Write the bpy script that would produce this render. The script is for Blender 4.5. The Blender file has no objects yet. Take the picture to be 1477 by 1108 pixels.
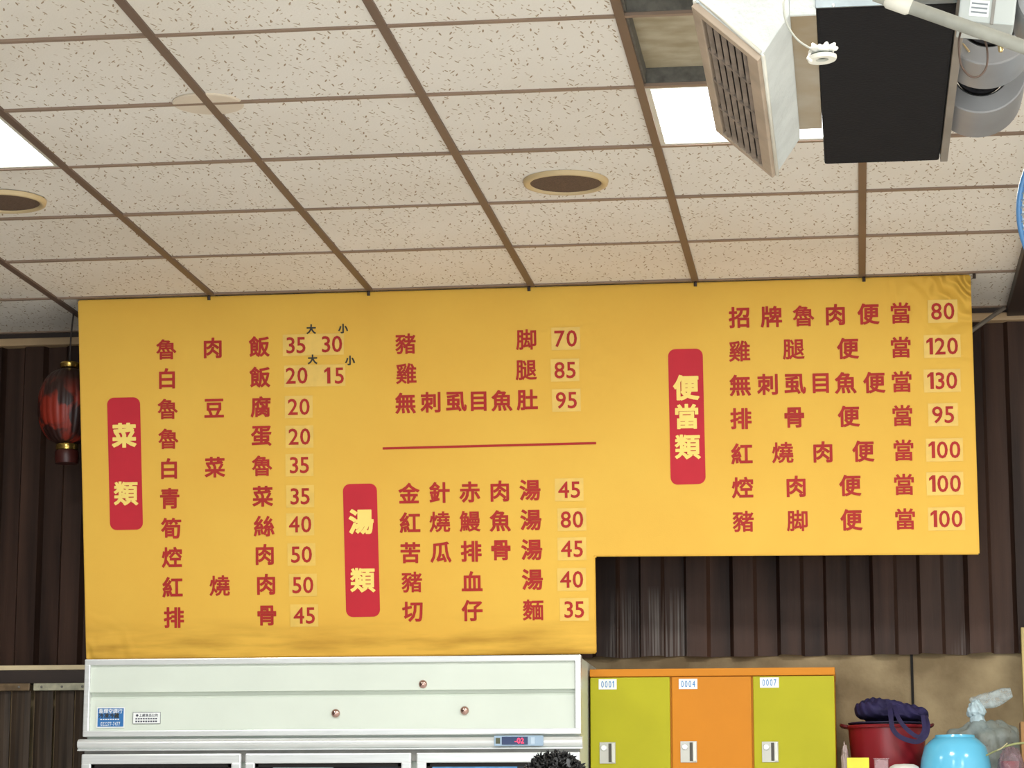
import bpy, bmesh, math, random
from mathutils import Vector, Matrix
from mathutils.geometry import delaunay_2d_cdt
import numpy as np

# ------------------------------------------------------------------ camera, world, light
scn = bpy.context.scene
COL = scn.collection
W, H = 1477, 1108
F = 3707.3                       # focal length in pixels of the 1477 px wide frame
YAW, PITCH, ROLL = 0.132499, 0.182539, -0.000703
EYE = 1.33                       # a seated diner's eye height
CEIL = EYE + 2.0774

def rot(yaw, pitch, roll):
    cy, sy = math.cos(yaw), math.sin(yaw); cp, sp = math.cos(pitch), math.sin(pitch); cr, sr = math.cos(roll), math.sin(roll)
    return (np.array([[cy, -sy, 0], [sy, cy, 0], [0, 0, 1]]) @ np.array([[1, 0, 0], [0, cp, -sp], [0, sp, cp]])
            @ np.array([[cr, 0, sr], [0, 1, 0], [-sr, 0, cr]]))
ROTM = rot(YAW, PITCH, ROLL)
cd = bpy.data.cameras.new('camera'); cam = bpy.data.objects.new('camera', cd); COL.objects.link(cam)
cd.sensor_width = 36; cd.lens = F / W * 36; cd.clip_start = 0.05; cd.clip_end = 200
right, fwd, up = [Vector(ROTM[:, k]) for k in range(3)]
mw = Matrix((right, up, -fwd)).transposed().to_4x4(); mw.translation = (0, 0, EYE)
cam.matrix_world = mw
scn.camera = cam

def ray(x, y): return ROTM @ np.array([(x - W / 2) / F, 1, -(y - H / 2) / F])
def at_y(x, y, Y):               # the point seen at a pixel on the upright plane y = Y
    d = ray(x, y); d = d * Y / d[1]; return Vector((d[0], d[1], d[2] + EYE))
def at_z(x, y, z):               # ... on the level plane at height z
    d = ray(x, y); d = d * (z - EYE) / d[2]; return Vector((d[0], d[1], d[2] + EYE))

scn.view_settings.view_transform = 'Standard'
scn.view_settings.look = 'None'
scn.view_settings.gamma = 1
scn.view_settings.use_curve_mapping = False
scn.view_settings.exposure = 0.11
scn.cycles.use_denoising = True
scn.cycles.max_bounces = 8

world = bpy.data.worlds.new('street_daylight'); scn.world = world; world.use_nodes = True
bg = world.node_tree.nodes['Background']
bg.inputs[0].default_value = (0.80, 0.92, 1.0, 1); bg.inputs[1].default_value = 0.9

def area(name, loc, size, size_y, power, color, aim):
    l = bpy.data.lights.new(name, 'AREA'); l.shape = 'RECTANGLE'; l.size = size; l.size_y = size_y; l.energy = power; l.color = color
    o = bpy.data.objects.new(name, l); COL.objects.link(o); o.location = loc
    o.rotation_euler = Vector(aim).to_track_quat('-Z', 'Y').to_euler(); return o
# daylight from the open shop front behind the diner
area('daylight_shopfront', (-0.2, -3.4, 1.3), 5.0, 2.2, 180, (0.84, 0.95, 1.0), (-0.06, 1, 0.06))
# the room's other ceiling light panels, behind and beside the view (four cells apart, like the two in view)
for (x, y, p_) in ((-0.25, 4.65, 42), (-0.25, 2.2, 42), (2.17, 2.2, 60), (2.17, 4.65, 38), (2.17, 7.07, 40), (-0.25, -0.2, 42), (2.17, -0.2, 60)):
    area('ceiling_panel_lamp', (x, y, CEIL - 0.02), 0.56, 0.56, p_, (1.0, 0.98, 0.95), (0, 0, -1))

# ------------------------------------------------------------------ materials
def lin(h):
    h = h.lstrip('#'); c = [int(h[i:i + 2], 16) / 255 for i in (0, 2, 4)]
    return tuple((v / 12.92 if v <= 0.04045 else ((v + 0.055) / 1.055) ** 2.4) for v in c) + (1,)
def node(nt, kind, **kw):
    n = nt.nodes.new(kind)
    for k, v in kw.items():
        if k in n.inputs.keys(): n.inputs[k].default_value = v
        else: setattr(n, k, v)
    return n
MATS = {}
def mat(name, col, rough=0.5, metal=0.0, var=0.08, scale=6.0, bump=0.0, bscale=None, col2=None, spec=0.5, stretch=(1, 1, 1), emit=None, estr=0):
    """principled surface with a noise mottling (wear and grime) and an optional noise bump"""
    if name in MATS: return MATS[name]
    m = bpy.data.materials.new(name); m.use_nodes = True; nt = m.node_tree; b = nt.nodes['Principled BSDF']
    b.inputs['Roughness'].default_value = rough; b.inputs['Metallic'].default_value = metal
    b.inputs['Specular IOR Level'].default_value = spec
    c1 = lin(col)
    c2 = lin(col2) if col2 else tuple(v * (1 - 2.2 * var) for v in c1[:3]) + (1,)
    tc = node(nt, 'ShaderNodeTexCoord'); mp = node(nt, 'ShaderNodeMapping'); mp.inputs['Scale'].default_value = stretch
    nt.links.new(tc.outputs['Object'], mp.inputs[0])
    nz = node(nt, 'ShaderNodeTexNoise', Scale=scale, Detail=5.0); nt.links.new(mp.outputs[0], nz.inputs['Vector'])
    rp = node(nt, 'ShaderNodeValToRGB'); rp.color_ramp.elements[0].position = 0.35; rp.color_ramp.elements[1].position = 0.65
    rp.color_ramp.elements[0].color = c2; rp.color_ramp.elements[1].color = c1
    nt.links.new(nz.outputs['Fac'], rp.inputs[0]); nt.links.new(rp.outputs[0], b.inputs['Base Color'])
    if bump:
        n2 = node(nt, 'ShaderNodeTexNoise', Scale=bscale or scale * 8, Detail=4.0); nt.links.new(mp.outputs[0], n2.inputs['Vector'])
        bp = node(nt, 'ShaderNodeBump', Strength=bump, Distance=0.01); nt.links.new(n2.outputs['Fac'], bp.inputs['Height'])
        nt.links.new(bp.outputs[0], b.inputs['Normal'])
    if emit:
        b.inputs['Emission Color'].default_value = lin(emit); b.inputs['Emission Strength'].default_value = estr
    MATS[name] = m; return m

def ceiling_tile_material():
    m = bpy.data.materials.new('fissured_ceiling_tile'); m.use_nodes = True; nt = m.node_tree; b = nt.nodes['Principled BSDF']
    b.inputs['Roughness'].default_value = 0.9; b.inputs['Specular IOR Level'].default_value = 0.2
    L = nt.links.new
    tc = node(nt, 'ShaderNodeTexCoord')
    base = None
    nz = node(nt, 'ShaderNodeTexNoise', Scale=1.3, Detail=3.0); L(tc.outputs['Object'], nz.inputs['Vector'])
    rp = node(nt, 'ShaderNodeValToRGB'); rp.color_ramp.elements[0].position = .3; rp.color_ramp.elements[1].position = .7
    rp.color_ramp.elements[0].color = lin('#e2dacd'); rp.color_ramp.elements[1].color = lin('#ede7dd'); L(nz.outputs['Fac'], rp.inputs[0])
    cur = rp.outputs[0]; heights = []
    for (sc, a, bb, keep, amp, colr, off) in ((25.0, 0.30, 0.060, 0.42, 1.3, '#a38d72', 0.0), (47.0, 0.32, 0.085, 0.40, 1.6, '#bfae96', 7.3)):
        mp = node(nt, 'ShaderNodeMapping'); mp.inputs['Scale'].default_value = (sc, sc, 0.0); mp.inputs['Location'].default_value = (off, off * 2, 0)
        L(tc.outputs['Object'], mp.inputs[0])
        vo = node(nt, 'ShaderNodeTexVoronoi', Scale=1.0, Randomness=0.85, voronoi_dimensions='2D'); L(mp.outputs[0], vo.inputs['Vector'])
        d = node(nt, 'ShaderNodeVectorMath', operation='SUBTRACT'); L(mp.outputs[0], d.inputs[0]); L(vo.outputs['Position'], d.inputs[1])
        sp = node(nt, 'ShaderNodeSeparateColor'); L(vo.outputs['Color'], sp.inputs[0])
        an = node(nt, 'ShaderNodeMath', operation='MULTIPLY_ADD'); L(sp.outputs[0], an.inputs[0]); an.inputs[1].default_value = amp; an.inputs[2].default_value = 1.57 - amp / 2
        vr = node(nt, 'ShaderNodeVectorRotate', rotation_type='Z_AXIS'); L(d.outputs[0], vr.inputs['Vector']); L(an.outputs[0], vr.inputs['Angle'])
        ds = node(nt, 'ShaderNodeVectorMath', operation='MULTIPLY'); L(vr.outputs[0], ds.inputs[0]); ds.inputs[1].default_value = (1 / a, 1 / bb, 0)
        ln = node(nt, 'ShaderNodeVectorMath', operation='LENGTH'); L(ds.outputs[0], ln.inputs[0])
        lt = node(nt, 'ShaderNodeMath', operation='LESS_THAN'); L(ln.outputs['Value'], lt.inputs[0]); lt.inputs[1].default_value = 1.0
        kp = node(nt, 'ShaderNodeMath', operation='LESS_THAN'); L(sp.outputs[1], kp.inputs[0]); kp.inputs[1].default_value = keep
        mu = node(nt, 'ShaderNodeMath', operation='MULTIPLY'); L(lt.outputs[0], mu.inputs[0]); L(kp.outputs[0], mu.inputs[1])
        mx = node(nt, 'ShaderNodeMix', data_type='RGBA'); L(mu.outputs[0], mx.inputs['Factor']); L(cur, mx.inputs[6]); mx.inputs[7].default_value = lin(colr)
        cur = mx.outputs[2]
    L(cur, b.inputs['Base Color'])
    n2 = node(nt, 'ShaderNodeTexNoise', Scale=140.0, Detail=2.0); L(tc.outputs['Object'], n2.inputs['Vector'])
    bp = node(nt, 'ShaderNodeBump', Strength=0.25, Distance=0.004); L(n2.outputs['Fac'], bp.inputs['Height']); L(bp.outputs[0], b.inputs['Normal'])
    return m

def canvas_material():
    """yellow printed banner cloth: fine weave, slack wrinkles towards two corners, grime along the bottom hem"""
    m = bpy.data.materials.new('yellow_banner_canvas'); m.use_nodes = True; nt = m.node_tree; b = nt.nodes['Principled BSDF']
    b.inputs['Roughness'].default_value = 0.62; b.inputs['Specular IOR Level'].default_value = 0.25
    L = nt.links.new; tc = node(nt, 'ShaderNodeTexCoord')
    nz = node(nt, 'ShaderNodeTexNoise', Scale=2.0, Detail=4.0); L(tc.outputs['Object'], nz.inputs['Vector'])
    rp = node(nt, 'ShaderNodeValToRGB'); rp.color_ramp.elements[0].position = .3; rp.color_ramp.elements[1].position = .75
    rp.color_ramp.elements[0].color = lin('#e6b348'); rp.color_ramp.elements[1].color = lin('#ebbd4f'); L(nz.outputs['Fac'], rp.inputs[0])
    sx = node(nt, 'ShaderNodeSeparateXYZ'); L(tc.outputs['Object'], sx.inputs[0])
    # grime streaks along the lower hem of the tall half
    mp = node(nt, 'ShaderNodeMapping'); mp.inputs['Scale'].default_value = (1.2, 1, 9); L(tc.outputs['Object'], mp.inputs[0])
    n3 = node(nt, 'ShaderNodeTexNoise', Scale=2.2, Detail=6.0); L(mp.outputs[0], n3.inputs['Vector'])
    mr = node(nt, 'ShaderNodeMapRange'); L(sx.outputs[2], mr.inputs[0]); mr.inputs[1].default_value = -1.20; mr.inputs[2].default_value = -1.30; mr.inputs[3].default_value = 0; mr.inputs[4].default_value = .85
    st = node(nt, 'ShaderNodeMapRange'); L(n3.outputs['Fac'], st.inputs[0]); st.inputs[1].default_value = .42; st.inputs[2].default_value = .68
    mu = node(nt, 'ShaderNodeMath', operation='MULTIPLY'); L(mr.outputs[0], mu.inputs[0]); L(st.outputs[0], mu.inputs[1])
    mx = node(nt, 'ShaderNodeMix', data_type='RGBA'); L(mu.outputs[0], mx.inputs['Factor']); L(rp.outputs[0], mx.inputs[6]); mx.inputs[7].default_value = lin('#b98a30')
    L(mx.outputs[2], b.inputs['Base Color'])
    wv = node(nt, 'ShaderNodeTexNoise', Scale=260.0, Detail=1.0); L(tc.outputs['Object'], wv.inputs['Vector'])
    b1 = node(nt, 'ShaderNodeBump', Strength=0.12, Distance=0.002); L(wv.outputs['Fac'], b1.inputs['Height'])
    # wrinkles round two corners
    prev = b1.outputs[0]
    for (cx, cz, rad, amt) in ((3.34, -0.02, 0.34, .85), (-0.05, -1.50, 0.36, .4)):
        df = node(nt, 'ShaderNodeVectorMath', operation='DISTANCE'); L(tc.outputs['Object'], df.inputs[0]); df.inputs[1].default_value = (cx, 0, cz)
        fo = node(nt, 'ShaderNodeMapRange'); L(df.outputs['Value'], fo.inputs[0]); fo.inputs[1].default_value = rad; fo.inputs[2].default_value = 0.02; fo.inputs[3].default_value = 0; fo.inputs[4].default_value = 1
        sn = node(nt, 'ShaderNodeTexNoise', Scale=5.0, Detail=2.0); L(tc.outputs['Object'], sn.inputs['Vector'])
        ad = node(nt, 'ShaderNodeMath', operation='MULTIPLY_ADD'); L(sn.outputs['Fac'], ad.inputs[0]); ad.inputs[1].default_value = 0.30; L(df.outputs['Value'], ad.inputs[2])
        ss = node(nt, 'ShaderNodeMath', operation='MULTIPLY'); L(ad.outputs[0], ss.inputs[0]); ss.inputs[1].default_value = 85.0
        si = node(nt, 'ShaderNodeMath', operation='SINE'); L(ss.outputs[0], si.inputs[0])
        hh = node(nt, 'ShaderNodeMath', operation='MULTIPLY'); L(si.outputs[0], hh.inputs[0]); L(fo.outputs[0], hh.inputs[1])
        bp = node(nt, 'ShaderNodeBump', Strength=amt, Distance=0.012); L(hh.outputs[0], bp.inputs['Height']); L(prev, bp.inputs['Normal']); prev = bp.outputs[0]
    L(prev, b.inputs['Normal'])
    return m

def glass_film(name, col, alpha, rough=0.25, bump=0.6, scale=18):
    m = bpy.data.materials.new(name); m.use_nodes = True; nt = m.node_tree; b = nt.nodes['Principled BSDF']; L = nt.links.new
    b.inputs['Base Color'].default_value = lin(col); b.inputs['Roughness'].default_value = rough
    tc = node(nt, 'ShaderNodeTexCoord'); nz = node(nt, 'ShaderNodeTexNoise', Scale=scale, Detail=5.0); L(tc.outputs['Object'], nz.inputs['Vector'])
    mr = node(nt, 'ShaderNodeMapRange'); L(nz.outputs['Fac'], mr.inputs[0]); mr.inputs[1].default_value = .3; mr.inputs[2].default_value = .7
    mr.inputs[3].default_value = max(0, alpha - .2); mr.inputs[4].default_value = min(1, alpha + .2); L(mr.outputs[0], b.inputs['Alpha'])
    bp = node(nt, 'ShaderNodeBump', Strength=bump, Distance=0.02); L(nz.outputs['Fac'], bp.inputs['Height']); L(bp.outputs[0], b.inputs['Normal'])
    MATS[name] = m; return m

M_TILE = ceiling_tile_material(); M_CANVAS = canvas_material()
M_TBAR = mat('brown_ceiling_runner', '#715c4f', 0.5, var=.07, scale=3)
M_TEE = mat('brown_ceiling_tee', '#937c6a', 0.55, var=.07, scale=3)
M_DARKTRIM = mat('dark_brown_trim', '#3a2c25', 0.5, var=.1)
M_LIGHT = mat('light_diffuser', '#ffffff', 0.5, emit='#f6fbff', estr=2.6, var=0)
M_LFRAME = mat('light_frame_white', '#d8d4c6', 0.5)
M_CREAM = mat('cream_plastic', '#cfb78c', 0.45, var=.05)
M_BROWNMESH = mat('brown_speaker_mesh', '#6b5546', 0.8, scale=200, var=.2)
M_RED = mat('red_print', '#b4302a', 0.6, var=.05, scale=9, spec=.25)
M_PLATE = mat('crimson_print', '#c62a38', 0.6, var=.03, scale=9, spec=.25)
M_YTEXT = mat('pale_yellow_print', '#ffe07c', 0.6, var=.03, spec=.25)
M_STICK = mat('price_sticker_yellow', '#eec45a', 0.4, var=.05, scale=20)
M_BLACKTX = mat('black_print', '#2b2a22', 0.6, var=0)
M_WHITE = mat('fridge_white_enamel', '#d8dfd2', 0.35, var=.03, scale=3)
M_ALU = mat('brushed_aluminium', '#e6e8e6', 0.3, metal=0.4, var=.04, stretch=(1, 1, 20), scale=8)
M_GALV = mat('galvanised_steel', '#a9b4b8', 0.38, metal=0.7, var=.15, scale=14)
M_STEEL = mat('grey_steel', '#8f8c86', 0.45, metal=0.4, var=.1, scale=10)
M_BLACK = mat('black_rubber_foam', '#171516', 0.9, spec=.2, var=.06, scale=20, bump=.15, bscale=120)
M_DUCT = mat('white_duct_foam', '#d9dcd8', 0.8, var=.06, scale=10, bump=.3, bscale=90)
M_GRILLE = mat('beige_grille_frame', '#b9a590', 0.55, var=.1, scale=10)
M_BLADE = mat('dusty_grille_blade', '#8a7a6c', 0.7, var=.15, scale=20)
M_DARK = mat('dark_void', '#1c1815', 0.9, var=.1)
M_WALLP = mat('dirty_plaster', '#ae9a76', 0.85, col2='#7f6c4e', scale=5, bump=.3, bscale=40)
def corrugated_material():
    m = mat('dark_brown_corrugated_sheet', '#4e372c', 0.5, col2='#2b1d17', scale=3, stretch=(4, 4, .25), bump=.06, bscale=50, spec=.22)
    nt = m.node_tree; L = nt.links.new; b = nt.nodes['Principled BSDF']; src = b.inputs['Base Color'].links[0].from_socket
    tc = node(nt, 'ShaderNodeTexCoord')     # pale streaks towards the lower ends of some sheets
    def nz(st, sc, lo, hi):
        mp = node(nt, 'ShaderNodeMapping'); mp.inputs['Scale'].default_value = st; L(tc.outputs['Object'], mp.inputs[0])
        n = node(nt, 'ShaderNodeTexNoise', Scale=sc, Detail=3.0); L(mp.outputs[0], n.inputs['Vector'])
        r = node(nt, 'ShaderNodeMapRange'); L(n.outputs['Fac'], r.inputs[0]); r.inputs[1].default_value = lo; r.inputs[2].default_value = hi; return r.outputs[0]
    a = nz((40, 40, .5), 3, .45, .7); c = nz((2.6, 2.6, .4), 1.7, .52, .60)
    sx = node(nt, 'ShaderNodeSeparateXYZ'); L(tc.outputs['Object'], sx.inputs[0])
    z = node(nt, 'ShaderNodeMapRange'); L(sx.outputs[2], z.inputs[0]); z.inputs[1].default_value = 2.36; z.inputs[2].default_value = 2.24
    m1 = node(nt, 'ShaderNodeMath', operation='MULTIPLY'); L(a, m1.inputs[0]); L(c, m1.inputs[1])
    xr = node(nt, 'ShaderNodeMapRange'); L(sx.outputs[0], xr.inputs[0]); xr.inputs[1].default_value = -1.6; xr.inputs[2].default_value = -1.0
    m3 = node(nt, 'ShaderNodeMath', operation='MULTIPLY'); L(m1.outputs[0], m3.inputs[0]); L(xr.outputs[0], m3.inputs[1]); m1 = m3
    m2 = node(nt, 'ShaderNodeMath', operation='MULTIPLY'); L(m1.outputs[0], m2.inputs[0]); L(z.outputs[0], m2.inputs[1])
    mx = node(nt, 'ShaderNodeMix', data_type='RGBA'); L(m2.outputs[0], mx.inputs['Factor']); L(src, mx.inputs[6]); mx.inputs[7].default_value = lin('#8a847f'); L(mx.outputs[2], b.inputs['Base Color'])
    return m
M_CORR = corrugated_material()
M_MOULD = mat('pale_wood_moulding', '#c2a37c', 0.5, var=.1)
M_LINTEL = mat('cream_lintel', '#f4dfb4', 0.3, var=.1)
M_ROOM = mat('room_white_paint', '#e2e1dc', 0.8, var=.04)
M_FLOOR = mat('pale_floor_tile', '#e2e2e0', 0.5, var=.06)

# ------------------------------------------------------------------ mesh builders
ORG = {}
class MB:
    def __init__(s): s.bm = bmesh.new()
    def quad(s, pts):
        vs = [s.bm.verts.new(p) for p in pts]; s.bm.faces.new(vs); return s
    def box(s, lo, hi, bevel=0.0, mtx=None):
        lo = Vector(lo); hi = Vector(hi); b2 = bmesh.new(); bmesh.ops.create_cube(b2, size=1)
        for v in b2.verts: v.co = Vector([lo[i] + (v.co[i] + .5) * (hi[i] - lo[i]) for i in range(3)])
        if bevel: bmesh.ops.bevel(b2, geom=b2.edges[:], offset=bevel, segments=2, affect='EDGES', profile=.6)
        if mtx: bmesh.ops.transform(b2, matrix=mtx, verts=b2.verts)
        s.merge(b2); return s
    def merge(s, b2):
        mp = {}
        for v in b2.verts: mp[v] = s.bm.verts.new(v.co)
        for f in b2.faces:
            try: s.bm.faces.new([mp[v] for v in f.verts])
            except ValueError: pass
        b2.free(); return s
    def prism(s, poly, axis, lo, hi, bevel=0.0):
        def P(a, b, t): return {0: (t, a, b), 1: (a, t, b), 2: (a, b, t)}[axis]
        b2 = bmesh.new()
        A = [b2.verts.new(P(a, b, lo)) for a, b in poly]; B = [b2.verts.new(P(a, b, hi)) for a, b in poly]; n = len(poly)
        b2.faces.new(A); b2.faces.new(B[::-1])
        for i in range(n): b2.faces.new([A[i], B[i], B[(i + 1) % n], A[(i + 1) % n]])
        bmesh.ops.recalc_face_normals(b2, faces=b2.faces[:])
        if bevel: bmesh.ops.bevel(b2, geom=b2.edges[:], offset=bevel, segments=2, affect='EDGES', profile=.6)
        s.merge(b2); return s
    def tube(s, pts, r, seg=10, cap=True):
        pts = [Vector(p) for p in pts]; rings = []
        rs = r if isinstance(r, (list, tuple)) else [r] * len(pts)
        nrm = None
        for i, p in enumerate(pts):
            t = (pts[min(i + 1, len(pts) - 1)] - pts[max(i - 1, 0)]).normalized()
            if nrm is None: nrm = t.orthogonal().normalized()
            else: nrm = (nrm - t * nrm.dot(t)).normalized()
            bn = t.cross(nrm)
            rings.append([s.bm.verts.new(p + (nrm * math.cos(a) + bn * math.sin(a)) * rs[i]) for a in [2 * math.pi * k / seg for k in range(seg)]])
        for a, b in zip(rings, rings[1:]):
            for k in range(seg): s.bm.faces.new([a[k], a[(k + 1) % seg], b[(k + 1) % seg], b[k]])
        if cap: s.bm.faces.new(rings[0][::-1]); s.bm.faces.new(rings[-1])
        return s
    def lathe(s, prof, c, axis=2, seg=40, sx=1.0, sy=1.0):
        """prof: (radius, distance along the axis) pairs; closed where the radius is 0"""
        c = Vector(c); rings = []
        for r, h in prof:
            ring = []
            for k in range(1 if r < 1e-6 else seg):
                a = 2 * math.pi * k / seg; u, v = r * math.cos(a) * sx, r * math.sin(a) * sy
                d = {0: (h, u, v), 1: (u, h, v), 2: (u, v, h)}[axis]
                ring.append(s.bm.verts.new(c + Vector(d)))
            rings.append(ring)
        for a, b in zip(rings, rings[1:]):
            if len(a) == 1 and len(b) == 1: continue
            for k in range(seg):
                q = [a[k % len(a)], a[(k + 1) % len(a)], b[(k + 1) % len(b)], b[k % len(b)]]
                u = []
                for x in q:
                    if x not in u: u.append(x)
                if len(u) > 2: s.bm.faces.new(u)
        return s
    def build(s, name, m, parent=None, smooth=False, label=None, sub=0, origin=None, auto=None):
        bmesh.ops.recalc_face_normals(s.bm, faces=s.bm.faces[:])
        org = ORG[parent.name_full] if parent else Vector(origin or (0, 0, 0))
        for v in s.bm.verts: v.co -= org
        me = bpy.data.meshes.new(name); s.bm.to_mesh(me); s.bm.free()
        o = bpy.data.objects.new(name, me); COL.objects.link(o); me.materials.append(m)
        if smooth:
            for p in me.polygons: p.use_smooth = True
            if auto: me.set_sharp_from_angle(angle=math.radians(auto))
        if parent: o.parent = parent
        else: o.location = org
        ORG[o.name_full] = org
        if sub:
            md = o.modifiers.new('subdivision', 'SUBSURF'); md.levels = md.render_levels = sub
        if label: o['label'] = label
        return o
def thing(name, loc, label, cat, group=None):
    o = bpy.data.objects.new(name, None); COL.objects.link(o); o.location = loc; o.empty_display_size = .1
    ORG[o.name_full] = Vector(loc); tag(o, label, cat, group); return o
def tag(o, label, cat, group=None):
    o['label'] = label; o['category'] = cat
    if group: o['group'] = group
    return o
def struct(o): o['kind'] = 'structure'; return o
def clone(root, loc, label, group=None):
    r = root.copy(); COL.objects.link(r); r.location = loc; r['label'] = label; ORG[r.name_full] = Vector(loc)
    for ch in list(root.children):
        c = ch.copy(); COL.objects.link(c); c.parent = r
        for g in ch.children:
            d = g.copy(); COL.objects.link(d); d.parent = c
    return r
def bez(p, n=16):
    """smooth curve through control points (Catmull-Rom)"""
    p = [Vector(q) for q in p]; q = [p[0] * 2 - p[1]] + p + [p[-1] * 2 - p[-2]]; out = []
    for i in range(1, len(q) - 2):
        for k in range(n):
            t = k / n; a, b, c, d = q[i - 1:i + 3]
            out.append(.5 * ((2 * b) + (c - a) * t + (2 * a - 5 * b + 4 * c - d) * t * t + (3 * b - a - 3 * c + d) * t ** 3))
    return out + [p[-1]]

# lettering: glyph outlines of the built-in font as flat filled meshes
GLYPH = {}
def numeral_one(bold):           # a '1' with a flag, as on the price patches
    b = bold; P = [(.15, 0), (.30, 0), (.30, .71), (.17, .71), (.02, .585), (.02, .47), (.15, .55)]
    vs = [Vector((x, y, 0)) for x, y in P]
    return vs, [(0, 1, 2, 6), (2, 3, 6), (3, 4, 5, 6)], .02, .30, 0, .71
def glyph(ch, bold):
    k = (ch, bold)
    if ch == '1': return numeral_one(bold)
    if k not in GLYPH:
        c = bpy.data.curves.new('g', 'FONT'); c.body = ch; c.resolution_u = 3
        o = bpy.data.objects.new('g', c); COL.objects.link(o)
        me = bpy.data.meshes.new_from_object(o.evaluated_get(bpy.context.evaluated_depsgraph_get()))
        vs = [v.co.copy() for v in me.vertices]; fs = [tuple(p.vertices) for p in me.polygons]
        bpy.data.objects.remove(o); bpy.data.curves.remove(c)
        if bold:                 # heavier strokes: a thin band along every outline edge
            cnt = {}
            for p in me.polygons:
                for e in p.edge_keys: cnt[e] = cnt.get(e, 0) + 1
            for (i, j), k2 in cnt.items():
                if k2 != 1: continue
                a, b = vs[i], vs[j]; d = b - a
                if d.length < 1e-5: continue
                d = d.normalized() * bold * .7; n = Vector((-d.y, d.x, 0)).normalized() * bold; q = len(vs)
                vs += [a - d - n, b + d - n, b + d + n, a - d + n]; fs.append((q, q + 1, q + 2, q + 3))
        bpy.data.meshes.remove(me)
        # one flat sheet without overlaps: re-triangulate all outlines, keep the triangles that lie in some stroke
        ed = sorted({tuple(sorted((f[i - 1], f[i]))) for f in fs for i in range(len(f))})
        r = delaunay_2d_cdt([Vector((v.x, v.y)) for v in vs], ed, [], 0, 1e-5)
        nv = np.array([(v.x, v.y) for v in r[0]]); tri = np.array([list(f)[:3] for f in r[2]]); cen = nv[tri].mean(1); keep = np.zeros(len(tri), bool)
        for f in fs:
            q = np.array([(vs[i].x, vs[i].y) for i in f]); ins = np.zeros(len(tri), bool)
            for a, b in zip(q, np.roll(q, -1, 0)):
                if a[1] == b[1]: continue
                hit = ((a[1] > cen[:, 1]) != (b[1] > cen[:, 1])) & (cen[:, 0] < (b[0] - a[0]) * (cen[:, 1] - a[1]) / (b[1] - a[1]) + a[0]); ins ^= hit
            keep |= ins
        vs = [Vector((x, y, 0)) for x, y in nv]; fs = [tuple(int(i) for i in t_) for t_, k_ in zip(tri, keep) if k_]
        if vs:
            x0, x1 = min(v.x for v in vs), max(v.x for v in vs); y0, y1 = min(v.y for v in vs), max(v.y for v in vs)
        else: x0 = x1 = y0 = y1 = 0
        GLYPH[k] = (vs, fs, x0, x1, y0, y1)
    return GLYPH[k]
def put_glyph(mb, ch, o, ex, ey, size, bold=.02, sx=1.0):
    """glyph centred on point o, em height `size`, in the plane of ex, ey"""
    vs, fs, x0, x1, y0, y1 = glyph(ch, bold); cx, cy = (x0 + x1) / 2, (y0 + y1) / 2
    nv = [mb.bm.verts.new(o + ex * ((v.x - cx) * size * sx) + ey * ((v.y - cy) * size)) for v in vs]
    for f in fs:
        try: mb.bm.faces.new([nv[i] for i in f])
        except ValueError: pass
def put_word(mb, s, o, ex, ey, size, bold=.01, sx=1.0, gap=.06):
    """a word centred on o"""
    ws = [(glyph(c, bold)[3] - glyph(c, bold)[2] if c != ' ' else .25) for c in s]
    tot = sum(ws) + gap * (len(s) - 1); x = -tot / 2
    ys = [glyph(c, bold) for c in s if c != ' ']; y0 = min(g[4] for g in ys); y1 = max(g[5] for g in ys); cy = (y0 + y1) / 2
    for c, w in zip(s, ws):
        if c != ' ':
            g = glyph(c, bold)
            put_glyph(mb, c, o + ex * ((x + w / 2) * size * sx) + ey * (((g[4] + g[5]) / 2 - cy) * size), ex, ey, size, bold, sx)
        x += w + gap

# ------------------------------------------------------------------ the room
X0, X1, Y0, Y1 = -4.2, 3.4, -3.8, 9.86
S = .605; GX, GY = -.5484, 6.1598             # ceiling grid: corner of column 3, row 0
def gx(c): return GX + S * (c - 3)
def gy(r): return GY + S * r
struct(MB().box((X0, Y0, -.1), (X1, Y1, 0)).build('floor', M_FLOOR))
struct(MB().box((X0 - .1, Y0, 0), (X0, Y1, CEIL + .3)).build('wall_left', mat('brown_panel_wall', '#4a382c', .6)))
struct(MB().box((X1, Y0, 0), (X1 + .1, Y1, CEIL + .3)).build('wall_right', M_ROOM))
struct(MB().box((X0, Y1, 0), (X1, Y1 + .12, CEIL + .3)).build('wall_back', M_WALLP))
struct(MB().box((X0, Y0, 2.75), (X1, Y0 + .1, CEIL + .3)).build('wall_front', M_ROOM))
random.seed(4)
# mineral tiles: one slab per cell of the grid, each sagging a little differently
OPEN = {(3, 0), (3, -1)}; LAMPS = {(3, 1), (-1, 1)}
t = MB()
for c in range(-5, 10):
    for r in range(-17, 7):
        if (c, r) in OPEN or (c, r) in LAMPS: continue
        x0, x1, y0, y1 = max(gx(c), X0), min(gx(c + 1), X1), max(gy(r), Y0), min(gy(r + 1), Y1)
        if x1 - x0 < .02 or y1 - y0 < .02: continue
        z = [CEIL + .004 + random.uniform(0, .004) for _ in range(4)]
        q = [(x0, y0, z[0]), (x1, y0, z[1]), (x1, y1, z[2]), (x0, y1, z[3])]
        t.quad(q); 
t.box((X0, Y0, CEIL + .28), (X1, Y1, CEIL + .3))
struct(t.build('ceiling', M_TILE))
t = MB()
for c in range(-4, 10):
    if X0 < gx(c) < X1 and c != 5: t.box((gx(c) - .0125, Y0, CEIL - .001), (gx(c) + .0125, Y1, CEIL + .02))
struct(t.build('trim_1', M_TBAR))
t = MB()
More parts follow.
